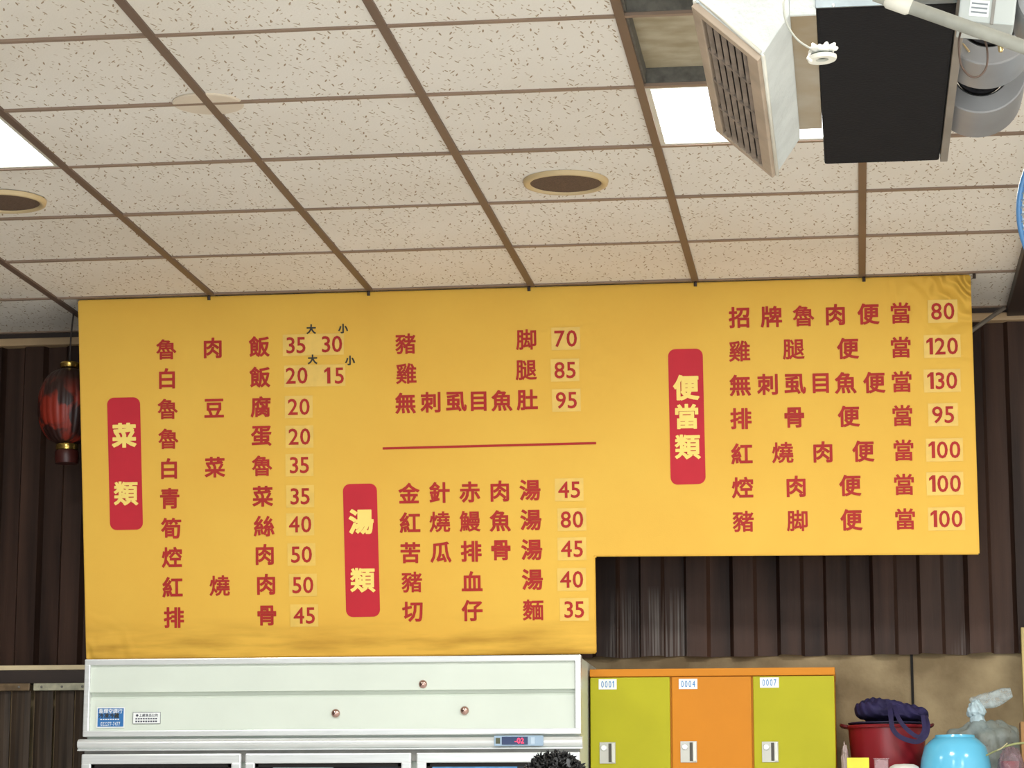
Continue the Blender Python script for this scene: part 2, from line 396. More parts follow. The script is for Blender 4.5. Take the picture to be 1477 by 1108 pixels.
for r in range(-16, 7):
    if gy(r) < Y1 - .02:
        for c in range(-5, 10):
            a, b = max(gx(c) + .0125, X0), min(gx(c + 1) - .0125, X1)
            if b > a: t.box((a, gy(r) - .009 + random.uniform(-.002, .002), CEIL), (b, gy(r) + .009, CEIL + .018))
struct(t.build('trim_2', M_TEE))
# open cell above the light: a grimy board set a few centimetres up between dark steel sides
t = MB()
for r in (-1, 0):
    t.box((gx(3) + .013, gy(r) + .01, CEIL + .05), (gx(4) - .013, gy(r + 1) - .01, CEIL + .06))
struct(t.build('trim_3', mat('stained_ceiling_board', '#b3a78e', .9, col2='#978a6e', scale=9, stretch=(1, 1.6, 1))))
t = MB()
for r in (-1, 0):
    a, b, y0, y1 = gx(3) + .0125, gx(4) - .0125, gy(r) + .011, gy(r + 1) - .011
    t.box((a, y1 - .006, CEIL + .008), (b, y1, CEIL + .05)); t.box((a, y0, CEIL + .008), (b, y0 + .006, CEIL + .05))
    t.box((a, y0, CEIL + .008), (a + .006, y1, CEIL + .05)); t.box((b - .006, y0, CEIL + .008), (b, y1, CEIL + .05))
struct(t.build('trim_4', mat('grey_recess_steel', '#67645d', .6, var=.2, scale=40)))
# dark beam on the right, mouldings under the ceiling along the back wall
struct(MB().box((.605, Y0, CEIL - .035), (.675, Y1, CEIL + .02), .004).build('trim_5', M_DARKTRIM))
struct(MB().box((X0, 9.79, CEIL - .050), (X1, 9.86, CEIL - .019), .006).build('trim_6', M_MOULD))
struct(MB().box((X0, 9.80, CEIL - .019), (X1, 9.86, CEIL), 0).build('trim_7', M_DARKTRIM))
# corrugated sheet cladding over the upper back wall
def corrugated(xa, xb, ztop, zbot_fn, name):
    xs = []; x = xa
    prof = [(0, 0), (.075, 0), (.0885, .026), (.1635, .026), (.177, 0)]
    while x < xb:
        j = [random.uniform(-.004, .004) for _ in range(4)]; tl = random.uniform(-.006, .010)
        for (dx, dy), e in zip(prof[:-1], (0, tl, 0, tl)): xs.append((x + dx + j[0], 9.822 + dy + e))
        x += .177
    m = MB(); top = []; bot = []
    for i, (px, py) in enumerate(xs):
        top.append(m.bm.verts.new((px, py, ztop))); bot.append(m.bm.verts.new((px, py, zbot_fn(px, i))))
    for i in range(len(xs) - 1): m.bm.faces.new([top[i], top[i + 1], bot[i + 1], bot[i]])
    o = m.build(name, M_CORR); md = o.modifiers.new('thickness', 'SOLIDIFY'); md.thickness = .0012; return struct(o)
random.seed(9)
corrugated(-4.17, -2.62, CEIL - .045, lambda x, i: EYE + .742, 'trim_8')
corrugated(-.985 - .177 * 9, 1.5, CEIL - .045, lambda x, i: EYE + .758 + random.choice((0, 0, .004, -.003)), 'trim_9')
# horizontal joint seam and the vertical wall joint
struct(MB().box((.206, 9.852, 0), (.216, 9.861, EYE + .77)).build('trim_10', M_DARK))
# lintel over the opening at the left, with a dark steel angle below it
struct(MB().box((-4.19, 9.74, EYE + .722), (-2.80, 9.80, EYE + .741), .003).build('trim_11', M_LINTEL))
struct(MB().box((-4.19, 9.745, EYE + .672), (-2.80, 9.86, EYE + .721)).build('trim_12', M_DARKTRIM))

# ------------------------------------------------------------------ ceiling lights and speakers
def ceiling_light(c, r, label, power):
    x0, x1, y0, y1 = gx(c) + .0125, gx(c + 1) - .0125, gy(r) + .011, gy(r + 1) - .011
    cx, cy = (x0 + x1) / 2, (y0 + y1) / 2
    o = thing('ceiling_light', (cx, cy, CEIL), label, 'light', 'square ceiling light panels')
    f = MB(); w = .014
    f.box((x0, y0, CEIL + .002), (x1, y0 + w, CEIL + .03)); f.box((x0, y1 - w, CEIL + .002), (x1, y1, CEIL + .03))
    f.box((x0, y0 + w, CEIL + .002), (x0 + w, y1 - w, CEIL + .03)); f.box((x1 - w, y0 + w, CEIL + .002), (x1, y1 - w, CEIL + .03))
    f.build('frame', M_LFRAME, o)
    MB().box((x0 + w, y0 + w, CEIL + .006), (x1 - w, y1 - w, CEIL + .012)).build('diffuser', M_LIGHT, o, label='glowing white diffuser')
    l = bpy.data.lights.new('panel_light', 'AREA'); l.shape = 'SQUARE'; l.size = .54; l.energy = power; l.color = (.97, 1, 1)
    k = bpy.data.objects.new('panel_light', l); COL.objects.link(k); k.parent = o; k.location = (0, 0, .003); return o
ceiling_light(3, 1, 'glowing square ceiling light partly hidden behind the hanging fan coil unit', 44)
ceiling_light(-1, 1, 'glowing square ceiling light in the cell next to a speaker, away from the hanging unit', 30)
sp = thing('ceiling_speaker', (-.862, 7.735, CEIL), 'round brown ceiling speaker with cream rim set in a flecked tile with no light adjoining', 'speaker', 'round ceiling speakers')
MB().lathe([(.110, .004), (.112, -.006), (.122, -.011), (.131, -.008), (.134, .004)], ORG[sp.name_full]).build('rim', M_CREAM, sp, True)
MB().lathe([(0, -.007), (.07, -.006), (.113, -.003)], ORG[sp.name_full]).build('grille', M_BROWNMESH, sp, True)
clone(sp, (-2.677, 7.735, CEIL), 'round brown ceiling speaker in the plain tile adjoining a glowing light panel')
# faint round cover disc where a bar crosses a runner
cx, cy = gx(1) - .005, gy(1) + .01
tag(MB().lathe([(0, -.0015), (.096, -.0015), (.1, 0), (.1, .004)], (cx, cy, CEIL + .0025), seg=48).build('cover_disc', mat('pale_cover_disc', '#dccdb8', .7, var=.03), None, origin=(cx, cy, CEIL)),
    'flat round pale disc on the ceiling where two brown bars cross', 'disc')

# ------------------------------------------------------------------ menu board
TILT = .12
BO = at_y(112, 433, 9.2)
BX = Vector((1, 0, 0)); BD = Vector((0, math.sin(TILT), -math.cos(TILT))); BN = Vector((0, -math.cos(TILT), -math.sin(TILT))); BU = -BD
def board(x, y):                 # pixel -> (across, down) on the tilted board
    d = Vector(ray(x, y)); e = Vector((0, 0, EYE)); k = (BO - e).dot(BN) / d.dot(BN); q = e + d * k - BO
    return q.dot(BX), q.dot(BD)
def bp(u, v, lift=0.0): return BO + BX * u + BD * v + BN * lift
mb_root = bpy.data.objects.new('menu_board', None); COL.objects.link(mb_root)
mb_root.location = bp(1.2, 1.35); ORG[mb_root.name_full] = mb_root.location.copy()
tag(mb_root, 'big L-shaped yellow menu board with red Chinese dishes and prices above the fridge', 'menu board')
outline = [(0, 0), (3.3286, -.001), (3.3342, 1.0089), (1.9475, .9962), (1.9465, 1.3497), (.026, 1.3545)]
c = MB(); b2 = bmesh.new()
A = [b2.verts.new(bp(u, v, 0)) for u, v in outline]; B = [b2.verts.new(bp(u, v, -.022)) for u, v in outline]
b2.faces.new(A); b2.faces.new(B[::-1])
for i in range(6): b2.faces.new([A[i], B[i], B[(i + 1) % 6], A[(i + 1) % 6]])
bmesh.ops.recalc_face_normals(b2, faces=b2.faces[:])
bmesh.ops.bevel(b2, geom=b2.edges[:], offset=.004, segments=2, affect='EDGES'); c.merge(b2)
cv = c.build('canvas', M_CANVAS)
# the cloth's own frame of reference: x across, z up from the top left corner
R3 = Matrix((BX, -BN, BU)).transposed()
for v in cv.data.vertices: v.co = R3.transposed() @ (v.co - BO)
cv.parent = mb_root; cv.matrix_local = Matrix.Translation(BO - mb_root.location) @ R3.to_4x4()
# timber battens behind
f = MB()
for (u0, v0, u1, v1) in ((.03, .02, 3.3, .06), (.04, .02, .09, 1.32), (3.26, .03, 3.3, .98), (1.88, .03, 1.93, 1.32), (.05, 1.29, 1.92, 1.33), (1.93, .95, 3.3, .99)):
    q = [(u0, v0), (u1, v0), (u1, v1), (u0, v1)]
    a = [f.bm.verts.new(bp(u, v, -.024)) for u, v in q]; b = [f.bm.verts.new(bp(u, v, -.05)) for u, v in q]
    f.bm.faces.new(a); f.bm.faces.new(b[::-1])
    for i in range(4): f.bm.faces.new([a[i], b[i], b[(i + 1) % 4], a[(i + 1) % 4]])
f.build('batten_frame', mat('raw_timber', '#b08a58', .7, stretch=(1, 1, 8)), mb_root)
for x in (302, 532, 763, 1003, 1246, 1405):
    u, v = board(x, 400)
    p = bp(u, .004, .002)
    MB().tube([p + Vector((0, -.006, -.012)), p + Vector((0, -.008, .0)), p + Vector((0, -.002, .0085))], .006, 8).build('hanging_hook', M_DARKTRIM, mb_root, label='small dark hook at the top edge')
PXM = 3707.3 / 9.36              # pixels per metre on the board
def text_line(chars, em=31.5, m=M_RED, name='dish_character', parent=None, bold=.028, lift=.0016):
    for ch, x, y in chars:
        t = MB(); u, v = board(x, y)
        put_glyph(t, ch, bp(u, v, lift), BX, BU, em / PXM, bold * (.72 if ch in '魯雞鰻麵燒豬類腿脚當' else 1.0))
        t.build(name, m, parent or mb_root)
def sticker(x, y, w, h, parent=None):
    u, v = board(x, y); a, b = w / PXM / 2, h / PXM / 2; t = MB()
    t.quad([bp(u - a, v + b, .0012), bp(u + a, v + b, .0012), bp(u + a, v - b, .0012), bp(u - a, v - b, .0012)])
    return t.build('price_sticker', M_STICK, mb_root)
def price(s, x, y, w=None):
    st = sticker(x, y, w or (42 if len(s) == 2 else 52), 33)
    t = MB(); u, v = board(x, y); put_word(t, s, bp(u, v, .0024), BX, BU, 33.5 / PXM, .012, sx=.98, gap=.075)
    t.build('price', M_RED, st)
DISHES = [
    ([('魯', 240, 504), ('肉', 307, 502), ('飯', 374, 500)], None),
    ([('白', 241, 546), ('飯', 375, 544)], None),
    ([('魯', 242, 590), ('豆', 309, 589), ('腐', 376, 587)], ('20', 431, 587)),
    ([('魯', 243, 633), ('蛋', 377, 629)], ('20', 432, 630)),
    ([('白', 244, 676), ('菜', 310, 674), ('魯', 378, 672)], ('35', 432, 671)),
    ([('青', 245, 719), ('菜', 379, 716)], ('35', 433, 716)),
    ([('筍', 247, 762), ('絲', 381, 759)], ('40', 433, 756.5)),
    ([('焢', 248, 804), ('肉', 382, 800)], ('50', 435, 800)),
    ([('紅', 249, 847), ('燒', 317, 845), ('肉', 384, 843)], ('50', 437, 844)),
    ([('排', 251, 891), ('骨', 385, 888)], ('45', 439, 888)),
    ([('豬', 585, 496), ('脚', 759, 490)], ('70', 816, 488.5)),
    ([('雞', 586, 539), ('腿', 759, 534)], ('85', 815, 534)),
    ([('無', 585, 581.6), ('刺', 621, 580.4), ('虱', 658.4, 579.5), ('目', 690.5, 578.9), ('魚', 724, 578), ('肚', 760.5, 577)], ('95', 817, 577.5)),
    ([('金', 590, 711.4), ('針', 634, 710.4), ('赤', 677.7, 709.8), ('肉', 721, 708.5), ('湯', 764.5, 707)], ('45', 821, 706.5)),
    ([('紅', 591.4, 753.9), ('燒', 634.5, 752.8), ('鰻', 678, 752), ('魚', 721.6, 751.5), ('湯', 765.7, 750)], ('80', 825, 749.5)),
    ([('苦', 592, 797.4), ('瓜', 636, 796.6), ('排', 679.7, 795.4), ('骨', 722.6, 793.8), ('湯', 767, 793)], ('45', 825, 791.8)),
    ([('豬', 594, 839.7), ('血', 681, 838.4), ('湯', 768, 836)], ('40', 824.6, 836)),
    ([('切', 595, 882.6), ('仔', 681, 880.8), ('麵', 769, 880)], ('35', 828.4, 879.3)),
    ([('招', 1066, 458), ('牌', 1112.5, 457), ('魯', 1159, 455.7), ('肉', 1205, 454), ('便', 1252.5, 453), ('當', 1299, 451.6)], ('80', 1359.7, 449)),
    ([('雞', 1066.7, 506.6), ('腿', 1144.7, 504), ('便', 1223, 502.8), ('當', 1299.3, 501)], ('120', 1359, 499.5)),
    ([('無', 1067.7, 555.9), ('刺', 1106.9, 554.6), ('虱', 1147, 554), ('目', 1183.8, 552.8), ('魚', 1219.7, 552.4), ('便', 1261, 551.9), ('當', 1300.6, 550.7)], ('130', 1359, 549.2)),
    ([('排', 1068.7, 604), ('骨', 1145.7, 602.3), ('便', 1224.3, 600.7), ('當', 1301.6, 599.5)], ('95', 1360.3, 598.3)),
    ([('紅', 1070, 654.6), ('燒', 1129, 653), ('肉', 1187, 652), ('便', 1245.2, 651), ('當', 1303.3, 649.6)], ('100', 1362.3, 649)),
    ([('焢', 1071, 703.4), ('肉', 1148.3, 701.7), ('便', 1226.3, 700.4), ('當', 1304, 698.9)], ('100', 1363, 697.7)),
    ([('豬', 1072, 752.2), ('脚', 1150, 751.2), ('便', 1228, 750.1), ('當', 1305.6, 748.7)], ('100', 1365.3, 748.5)),
]
for chars, pr in DISHES:
    text_line(chars)
    if pr: price(*pr)
# first two rows: one long patch with two prices, and small black size marks 大 / 小
for (a, ax, ay), (b, bx_, by), (kx, ky), (sx_, sy_) in (((('35'), 427, 498), ('30', 479, 496.5), (449, 475), (495, 474)), (('20', 428, 542), ('15', 482, 542), (451, 518.5), (505, 520))):
    st = sticker((ax + bx_) / 2 - 1, (ay + by) / 2, 92, 32)
    for s, x, y in ((a, ax, ay), (b, bx_, by)):
        t = MB(); u, v = board(x, y); put_word(t, s, bp(u, v, .0024), BX, BU, 33.5 / PXM, .012, sx=.98, gap=.075 if s != '15' else .2)
        t.build('price', M_RED, st)
    text_line([('大', kx, ky), ('小', sx_, sy_)], 14.5, M_BLACKTX, 'size_mark', bold=.04)
# red dividing rule
p, q = board(552, 647), board(860, 639.3); w = 1.75 / PXM; t = MB()
t.quad([bp(p[0], p[1] + w, .0016), bp(q[0], q[1] + w, .0016), bp(q[0], q[1] - w, .0016), bp(p[0], p[1] - w, .0016)])
t.build('dividing_rule', M_RED, mb_root)
# crimson category plates with rounded corners
def plate(corners, chars, em):
    (tl, tr_, br, bl) = [Vector(board(*k)) for k in corners]; r = .026; pts = []
    cs = [tl, tr_, br, bl]
    for i in range(4):
        p0, p1, p2 = cs[i - 1], cs[i], cs[(i + 1) % 4]; a = (p0 - p1).normalized(); b = (p2 - p1).normalized(); ctr = p1 + (a + b) * r
        for k in range(7):
            th = math.pi / 2 * k / 6; pts.append(ctr - b * (r * math.cos(th)) - a * (r * math.sin(th)))
    t = MB(); t.bm.faces.new([t.bm.verts.new(bp(p.x, p.y, .0014)) for p in pts])
    o = t.build('category_plate', M_PLATE, mb_root)
    text_line(chars, em, M_YTEXT, 'category_character', o, .042, .0026)
plate(((154.5, 574), (202, 573), (206.5, 764), (159, 765)), [('菜', 179.3, 628), ('類', 182, 712)], 37)
plate(((494.5, 698.5), (543.5, 697.5), (548.5, 889.5), (499.5, 890.5)), [('湯', 521, 752.5), ('類', 523.5, 837)], 37)
plate(((963.5, 504), (1013.5, 502.8), (1018, 698), (967.5, 699.5)), [('便', 989.8, 559.2), ('當', 990.6, 600.9), ('類', 992, 644.8)], 37)

# ------------------------------------------------------------------ glass-door fridge
FY = 9.10; FZ = EYE + .712; FXL, FXR = -2.782, -.966
fr = thing('display_fridge', ((FXL + FXR) / 2, FY + .33, 0), 'tall white and silver three-door display fridge under the menu board', 'fridge')
MB().box((FXL + .008, FY + .03, 0), (FXR - .006, FY + .62, FZ - .004), .006).build('body', M_WHITE, fr)
def z(y, x=480): return at_y(x, y, FY).z
Zt, Zb = FZ, EYE + .432
f = MB(); w = .022
f.box((FXL, FY, Zt - w), (FXR, FY + .05, Zt), .004); f.box((FXL, FY, Zb), (FXR, FY + .05, Zb + w), .004)
f.box((FXL, FY, Zb + w - .003), (FXL + w, FY + .05, Zt - w + .003), .004); f.box((FXR - w, FY, Zb + w - .003), (FXR, FY + .05, Zt - w + .003), .004)
f.build('header_frame', M_ALU, fr)
Zm = EYE + .592
MB().prism([(FY + .012, Zt - w), (FY + .008, Zm), (FY + .04, Zm), (FY + .04, Zt - w)], 0, FXL + w, FXR - w).build('upper_panel', M_WHITE, fr)
MB().prism([(FY + .040, Zm), (FY + .022, Zm - .022), (FY + .016, Zb + w), (FY + .048, Zb + w), (FY + .048, Zm)], 0, FXL + w, FXR - w).build('lower_panel', M_WHITE, fr)
for (x, y, yy) in ((484, 1029, FY + .014), (610, 987, FY + .008), (670, 1025, FY + .014)):
    p = at_y(x, y, yy)
    MB().lathe([(.0155, .004), (.015, -.002), (.012, -.006), (.006, -.0095), (0, -.0105)], p, 1, 24).build('stud', mat('coppery_chrome_stud', '#c9a59a', .18, metal=.9, var=.05), fr, True, label='round shiny stud')
# rounded bumper rail and rail gap under the header
Zr1, Zr0 = EYE + .425, EYE + .384
MB().prism([(FY + .02, Zr1), (FY - .004, Zr1 - .003), (FY - .014, Zr1 - .012), (FY - .016, (Zr0 + Zr1) / 2), (FY - .012, Zr0 + .010), (FY - .002, Zr0 + .003), (FY - .012, Zr0 + .001), (FY - .012, Zr0 - .003), (FY + .02, Zr0 - .003)], 0, FXL - .014, FXR + .006).build('bumper_rail', M_ALU, fr, True, auto=40)
MB().box((FXL + .006, FY + .012, EYE + .34), (FXR - .006, FY + .03, Zr0), 0).build('rail_gap', M_STEEL, fr)
DW = [(-2.780, -2.190), (-2.175, -1.572), (-1.553, -.969)]
M_GLASS = mat('dark_fridge_glass', '#20262a', .06, var=.1)
for i, (a, b) in enumerate(DW):
    z1, z0 = EYE + .369, .2; w = .036
    d = MB(); d.box((a, FY - .012, z1 - w), (b, FY + .012, z1), .005); d.box((a, FY - .012, z0), (b, FY + .012, z0 + w), .005)
    d.box((a, FY - .012, z0 + w - .004), (a + w, FY + .012, z1 - w + .004), .005); d.box((b - w, FY - .012, z0 + w - .004), (b, FY + .012, z1 - w + .004), .005)
    dr = d.build('door', M_ALU, fr)
    g = MB(); w2 = w + .012
    g.box((a + w, FY - .004, z1 - w2), (b - w, FY + .01, z1 - w + .001)); g.box((a + w, FY - .004, z0 + w), (b - w, FY + .01, z0 + w2)); g.box((a + w - .001, FY - .004, z0 + w), (a + w2, FY + .01, z1 - w)); g.box((b - w2, FY - .004, z0 + w), (b - w + .001, FY + .01, z1 - w))
    g.build('gasket', M_DARK, dr)
    MB().box((a + w2 - .002, FY + .002, z0 + w2 - .002), (b - w2 + .002, FY + .008, z1 - w2 + .002)).build('glass_pane', M_GLASS, dr)
    if i == 2:
        MB().box((a + .056, FY + .0, z1 - .11), (a + .36, FY + .0022, z1 - .049)).build('blue_strip', mat('blue_poster', '#5f9fd0', .5, var=.12, scale=30), dr)
    if i == 1:
        MB().box((a + .10, FY + .0, z1 - .11), (a + .32, FY + .0022, z1 - .050)).build('pale_strip', mat('pale_poster', '#9fb4bd', .5, var=.12, scale=30), dr)
# temperature read-out on the rail
p0, p1 = at_y(713, 1061.5, FY - .016), at_y(784, 1076, FY - .016)
td = MB().box((p0.x, FY - .024, p1.z), (p1.x, FY - .014, p0.z), .002).build('thermostat', mat('thermostat_blue_grey', '#9fb6cc', .35, var=.05), fr)
MB().box((p0.x + .028, FY - .0256, p1.z + .004), (p1.x - .055, FY - .0235, p0.z - .004)).build('display', mat('dark_blue_display', '#27355f', .2, var=.05), td)
t = MB(); cx = (p0.x * .46 + p1.x * .54); cz = (p0.z + p1.z) / 2
put_word(t, '-02', Vector((cx - .004, FY - .0262, cz)), Vector((1, 0, 0)), Vector((0, 0, 1)), .026, 0)
t.build('digits', mat('red_led', '#ff3050', .4, emit='#ff2040', estr=3.0, var=0), td)
MB().box((p1.x - .045, FY - .0256, p1.z + .006), (p1.x - .030, FY - .0235, p0.z - .006), .001).build('button', mat('button_blue', '#c4d6e6', .4), td)
MB().box((p0.x + .006, FY - .0256, p1.z + .008), (p0.x + .022, FY - .0235, p0.z - .008), .001).build('button', mat('button_olive', '#51533a', .4), td)
# stickers on the lower header panel
EX, EZ = Vector((1, 0, 0)), Vector((0, 0, 1)); LY = FY + .0145
def card(name, x0, y0, x1, y1, m, parent, Y, th=.0015):
    a, b = at_y(x0, y0, Y), at_y(x1, y1, Y)
    return MB().box((a.x, Y - th, b.z), (b.x, Y, a.z)).build(name, m, parent), a, b
M_PAPER = mat('white_paper', '#eef0ee', .6, var=.02)
bs, a, b = card('company_sticker', 140, 1020.5, 179.5, 1050, M_PAPER, fr, LY); bs['label'] = 'blue service sticker with phone number'
c2 = MB().box((a.x + .004, LY - .0022, b.z + .004), (b.x - .004, LY - .0012, a.z - .004)).build('blue_field', mat('sticker_blue', '#2f73b4', .45, var=.06), bs)
cx = (a.x + b.x) / 2; hgt = a.z - b.z
t = MB(); put_word(t, '島輝空調行', Vector((cx, LY - .0026, a.z - hgt * .19)), EX, EZ, .0175, .012, gap=.1)
for k in range(8): t.box((a.x + .014 + k * .0092, LY - .0026, a.z - hgt * .59 - .002), (a.x + .020 + k * .0092, LY - .0021, a.z - hgt * .59 + .002))
put_word(t, '022277-7477', Vector((cx, LY - .0026, a.z - hgt * .81)), EX, EZ, .0195, .006, sx=.62, gap=.12); t.build('lettering', M_PAPER, bs)
t = MB(); put_word(t, '冷凍冷藏', Vector((cx - .006, LY - .0026, a.z - hgt * .41)), EX, EZ, .019, .03, gap=.02); t.build('lettering', M_BLACKTX, bs)
ws, a, b = card('white_sticker', 192, 1027.5, 231.5, 1044, M_PAPER, fr, LY); ws['label'] = 'white service sticker with thin black border'
cx = (a.x + b.x) / 2; hgt = a.z - b.z
t = MB(); e = .0012
for (xa, za, xb, zb) in ((a.x, a.z - e, b.x, a.z), (a.x, b.z, b.x, b.z + e), (a.x, b.z, a.x + e, a.z), (b.x - e, b.z, b.x, a.z)): t.box((xa, LY - .0022, za), (xb, LY - .0014, zb))
put_word(t, '◆上綱食品公司', Vector((cx, LY - .0024, a.z - hgt * .28)), EX, EZ, .0115, .012, gap=.12)
for zz, hh_ in ((.57, .0022), (.80, .0028)):       # two lines of print too small to read
    for k in range(9): t.box((a.x + .010 + k * .0092, LY - .0022, a.z - hgt * zz - hh_), (a.x + .0165 + k * .0092, LY - .0014, a.z - hgt * zz + hh_))
t.build('lettering', mat('dark_slate_print', '#4a4a58', .6, var=0), ws)

# ------------------------------------------------------------------ lockers
LKY = 9.40; lx = [-.964, -.6685, -.3735, -.0765]; LZ = EYE + .681
M_ORANGE = mat('orange_locker_paint', '#d08218', .5, var=.03, scale=5, spec=.25); M_LIME = mat('lime_locker_paint', '#b2ac18', .5, var=.03, scale=5, spec=.25)
lk = thing('locker_cabinet', (-.52, LKY + .2, 0), 'lime and orange metal locker cabinet with numbered doors beside the fridge', 'locker')
MB().box((lx[0], LKY + .012, 0), (lx[3], LKY + .40, LZ - .003), .003).build('carcass', M_ORANGE, lk)
MB().box((lx[0] - .001, LKY - .002, LZ - .028), (lx[3] + .002, LKY + .401, LZ), .003).build('top_cap', M_ORANGE, lk)
for i in range(3):
    a, b = lx[i] + (.001 if i == 0 else .0035), lx[i + 1] - (.001 if i == 2 else .0035); z1 = LZ - .031
    dm = M_ORANGE if i == 1 else M_LIME
    d = MB().box((a, LKY - .004, z1 - .60), (b, LKY + .016, z1), .003).build('door', dm, lk, label=('orange door 0004' if i == 1 else 'lime door ' + ('0001' if i == 0 else '0007')))
    cx0, cx1 = ((863.5, 889.5), (979, 1006), (1096, 1123.5))[i]; cy = (980, 979.5, 977.5)[i]
    cd_, p, q = card('number_card', cx0, cy, cx1, cy + 14.5, M_PAPER, d, LKY - .004)
    t = MB(); put_word(t, ('0001', '0004', '0007')[i], Vector(((p.x + q.x) / 2, LKY - .006, (p.z + q.z) / 2)), EX, EZ, .033, .006, sx=.62, gap=.22)
    t.build('number', mat('blue_number_print', '#3f86c4', .6, var=0), cd_)
    kx0, kx1 = ((865, 888), (981.5, 1005.5), (1099, 1123))[i]; ky0, ky1 = ((1071, 1101.5), (1069.5, 1100), (1070, 1099.5))[i]
    lp, p, q = card('lock_plate', kx0, ky0, kx1, ky1, mat('lock_plate_grey', '#b9b6ac', .35, metal=.3, var=.05), d, LKY - .004, .004)
    w = q.x - p.x; h_ = p.z - q.z
    MB().box((p.x + w * .56, LKY - .0092, q.z + h_ * .06), (q.x - w * .26, LKY - .0078, p.z - h_ * .06)).build('finger_slot', mat('slot_dark', '#4d4a44', .6), lp)
    MB().box((q.x - w * .25, LKY - .012, q.z + h_ * .04), (q.x - w * .02, LKY - .0078, p.z - h_ * .04), .002).build('pull', mat('lock_plate_light', '#cfccc2', .35, metal=.3, var=.05), lp)
    MB().lathe([(.0115, .0), (.0115, -.004), (.009, -.006), (.0085, -.0045), (.005, -.0045), (.004, -.007), (0, -.007)], (p.x + w * .27, LKY - .008, p.z - h_ * .26), 1, 24).build('key_cylinder', M_ALU, lp, True, auto=30)

# ------------------------------------------------------------------ red lantern
LC = Vector((-2.985, 9.45, EYE + 1.712))
ln = thing('red_lantern', LC - Vector((0, 0, .25)), 'dark red paper lantern hanging half hidden behind the edge of the menu board', 'lantern')
def lantern_material():
    m = bpy.data.materials.new('aged_red_lantern_paper'); m.use_nodes = True; nt = m.node_tree; b = nt.nodes['Principled BSDF']; L = nt.links.new
    b.inputs['Roughness'].default_value = .45
    tc = node(nt, 'ShaderNodeTexCoord'); mp = node(nt, 'ShaderNodeMapping'); mp.inputs['Scale'].default_value = (1.3, 1.3, 1.0); L(tc.outputs['Object'], mp.inputs[0])
    nz = node(nt, 'ShaderNodeTexNoise', Scale=9.0, Detail=6.0, Distortion=.8); L(mp.outputs[0], nz.inputs['Vector'])
    rp = node(nt, 'ShaderNodeValToRGB'); e = rp.color_ramp.elements; e[0].position = .47; e[0].color = lin('#2e1411'); e[1].position = .55; e[1].color = lin('#8c2a1b')
    L(nz.outputs['Fac'], rp.inputs[0]); sx = node(nt, 'ShaderNodeSeparateXYZ'); L(tc.outputs['Object'], sx.inputs[0])
    # darker brown over the shoulders
    mr = node(nt, 'ShaderNodeMapRange'); L(sx.outputs[2], mr.inputs[0]); mr.inputs[1].default_value = .26; mr.inputs[2].default_value = .36
    mx = node(nt, 'ShaderNodeMix', data_type='RGBA'); L(mr.outputs[0], mx.inputs['Factor']); L(rp.outputs[0], mx.inputs[6]); mx.inputs[7].default_value = lin('#35201b'); L(mx.outputs[2], b.inputs['Base Color'])
    return m
prof = []
for k in range(25):
    a = math.pi * (k / 24 - .5); prof.append((max(.03, .118 * math.cos(a) ** .72 if abs(a) < 1.5 else .03), .148 * math.sin(a)))
body = MB(); seg = 120; rings = []
for r, h in prof:
    rings.append([body.bm.verts.new(LC + Vector((math.cos(2 * math.pi * k / seg), math.sin(2 * math.pi * k / seg), 0)) * (r * (1 - .035 * abs(math.cos(math.pi * k / 5)) ** 8)) + Vector((0, 0, h))) for k in range(seg)])
for a, b in zip(rings, rings[1:]):
    for k in range(seg): body.bm.faces.new([a[k], a[(k + 1) % seg], b[(k + 1) % seg], b[k]])
body.build('paper_body', lantern_material(), ln, True)
M_GOLD = mat('brass_ring', '#c9a85a', .22, metal=.9, var=.1)
MB().lathe([(.0, .152), (.034, .152), (.038, .160), (.038, .168), (.034, .173), (0, .174)], LC, 2, 32).build('top_ring', M_GOLD, ln, True, auto=35)
MB().lathe([(.03, -.146), (.042, -.148), (.044, -.158), (.042, -.170), (.03, -.172)], LC, 2, 32).build('bottom_ring', M_GOLD, ln, True, auto=35)
MB().lathe([(0, -.172), (.042, -.172), (.046, -.18), (.046, -.205), (.043, -.222), (0, -.222)], LC, 2, 32).build('base_cap', mat('dark_red_cap', '#4a1d18', .4, var=.1), ln, True, auto=35)
MB().tube(bez([LC + Vector((0, 0, .17)), LC + Vector((.004, -.01, .26)), LC + Vector((.012, -.02, .33)), Vector((gx(-1) + .0, 9.43, CEIL - .001))]), .0035, 8).build('cord', M_DARKTRIM, ln, True)

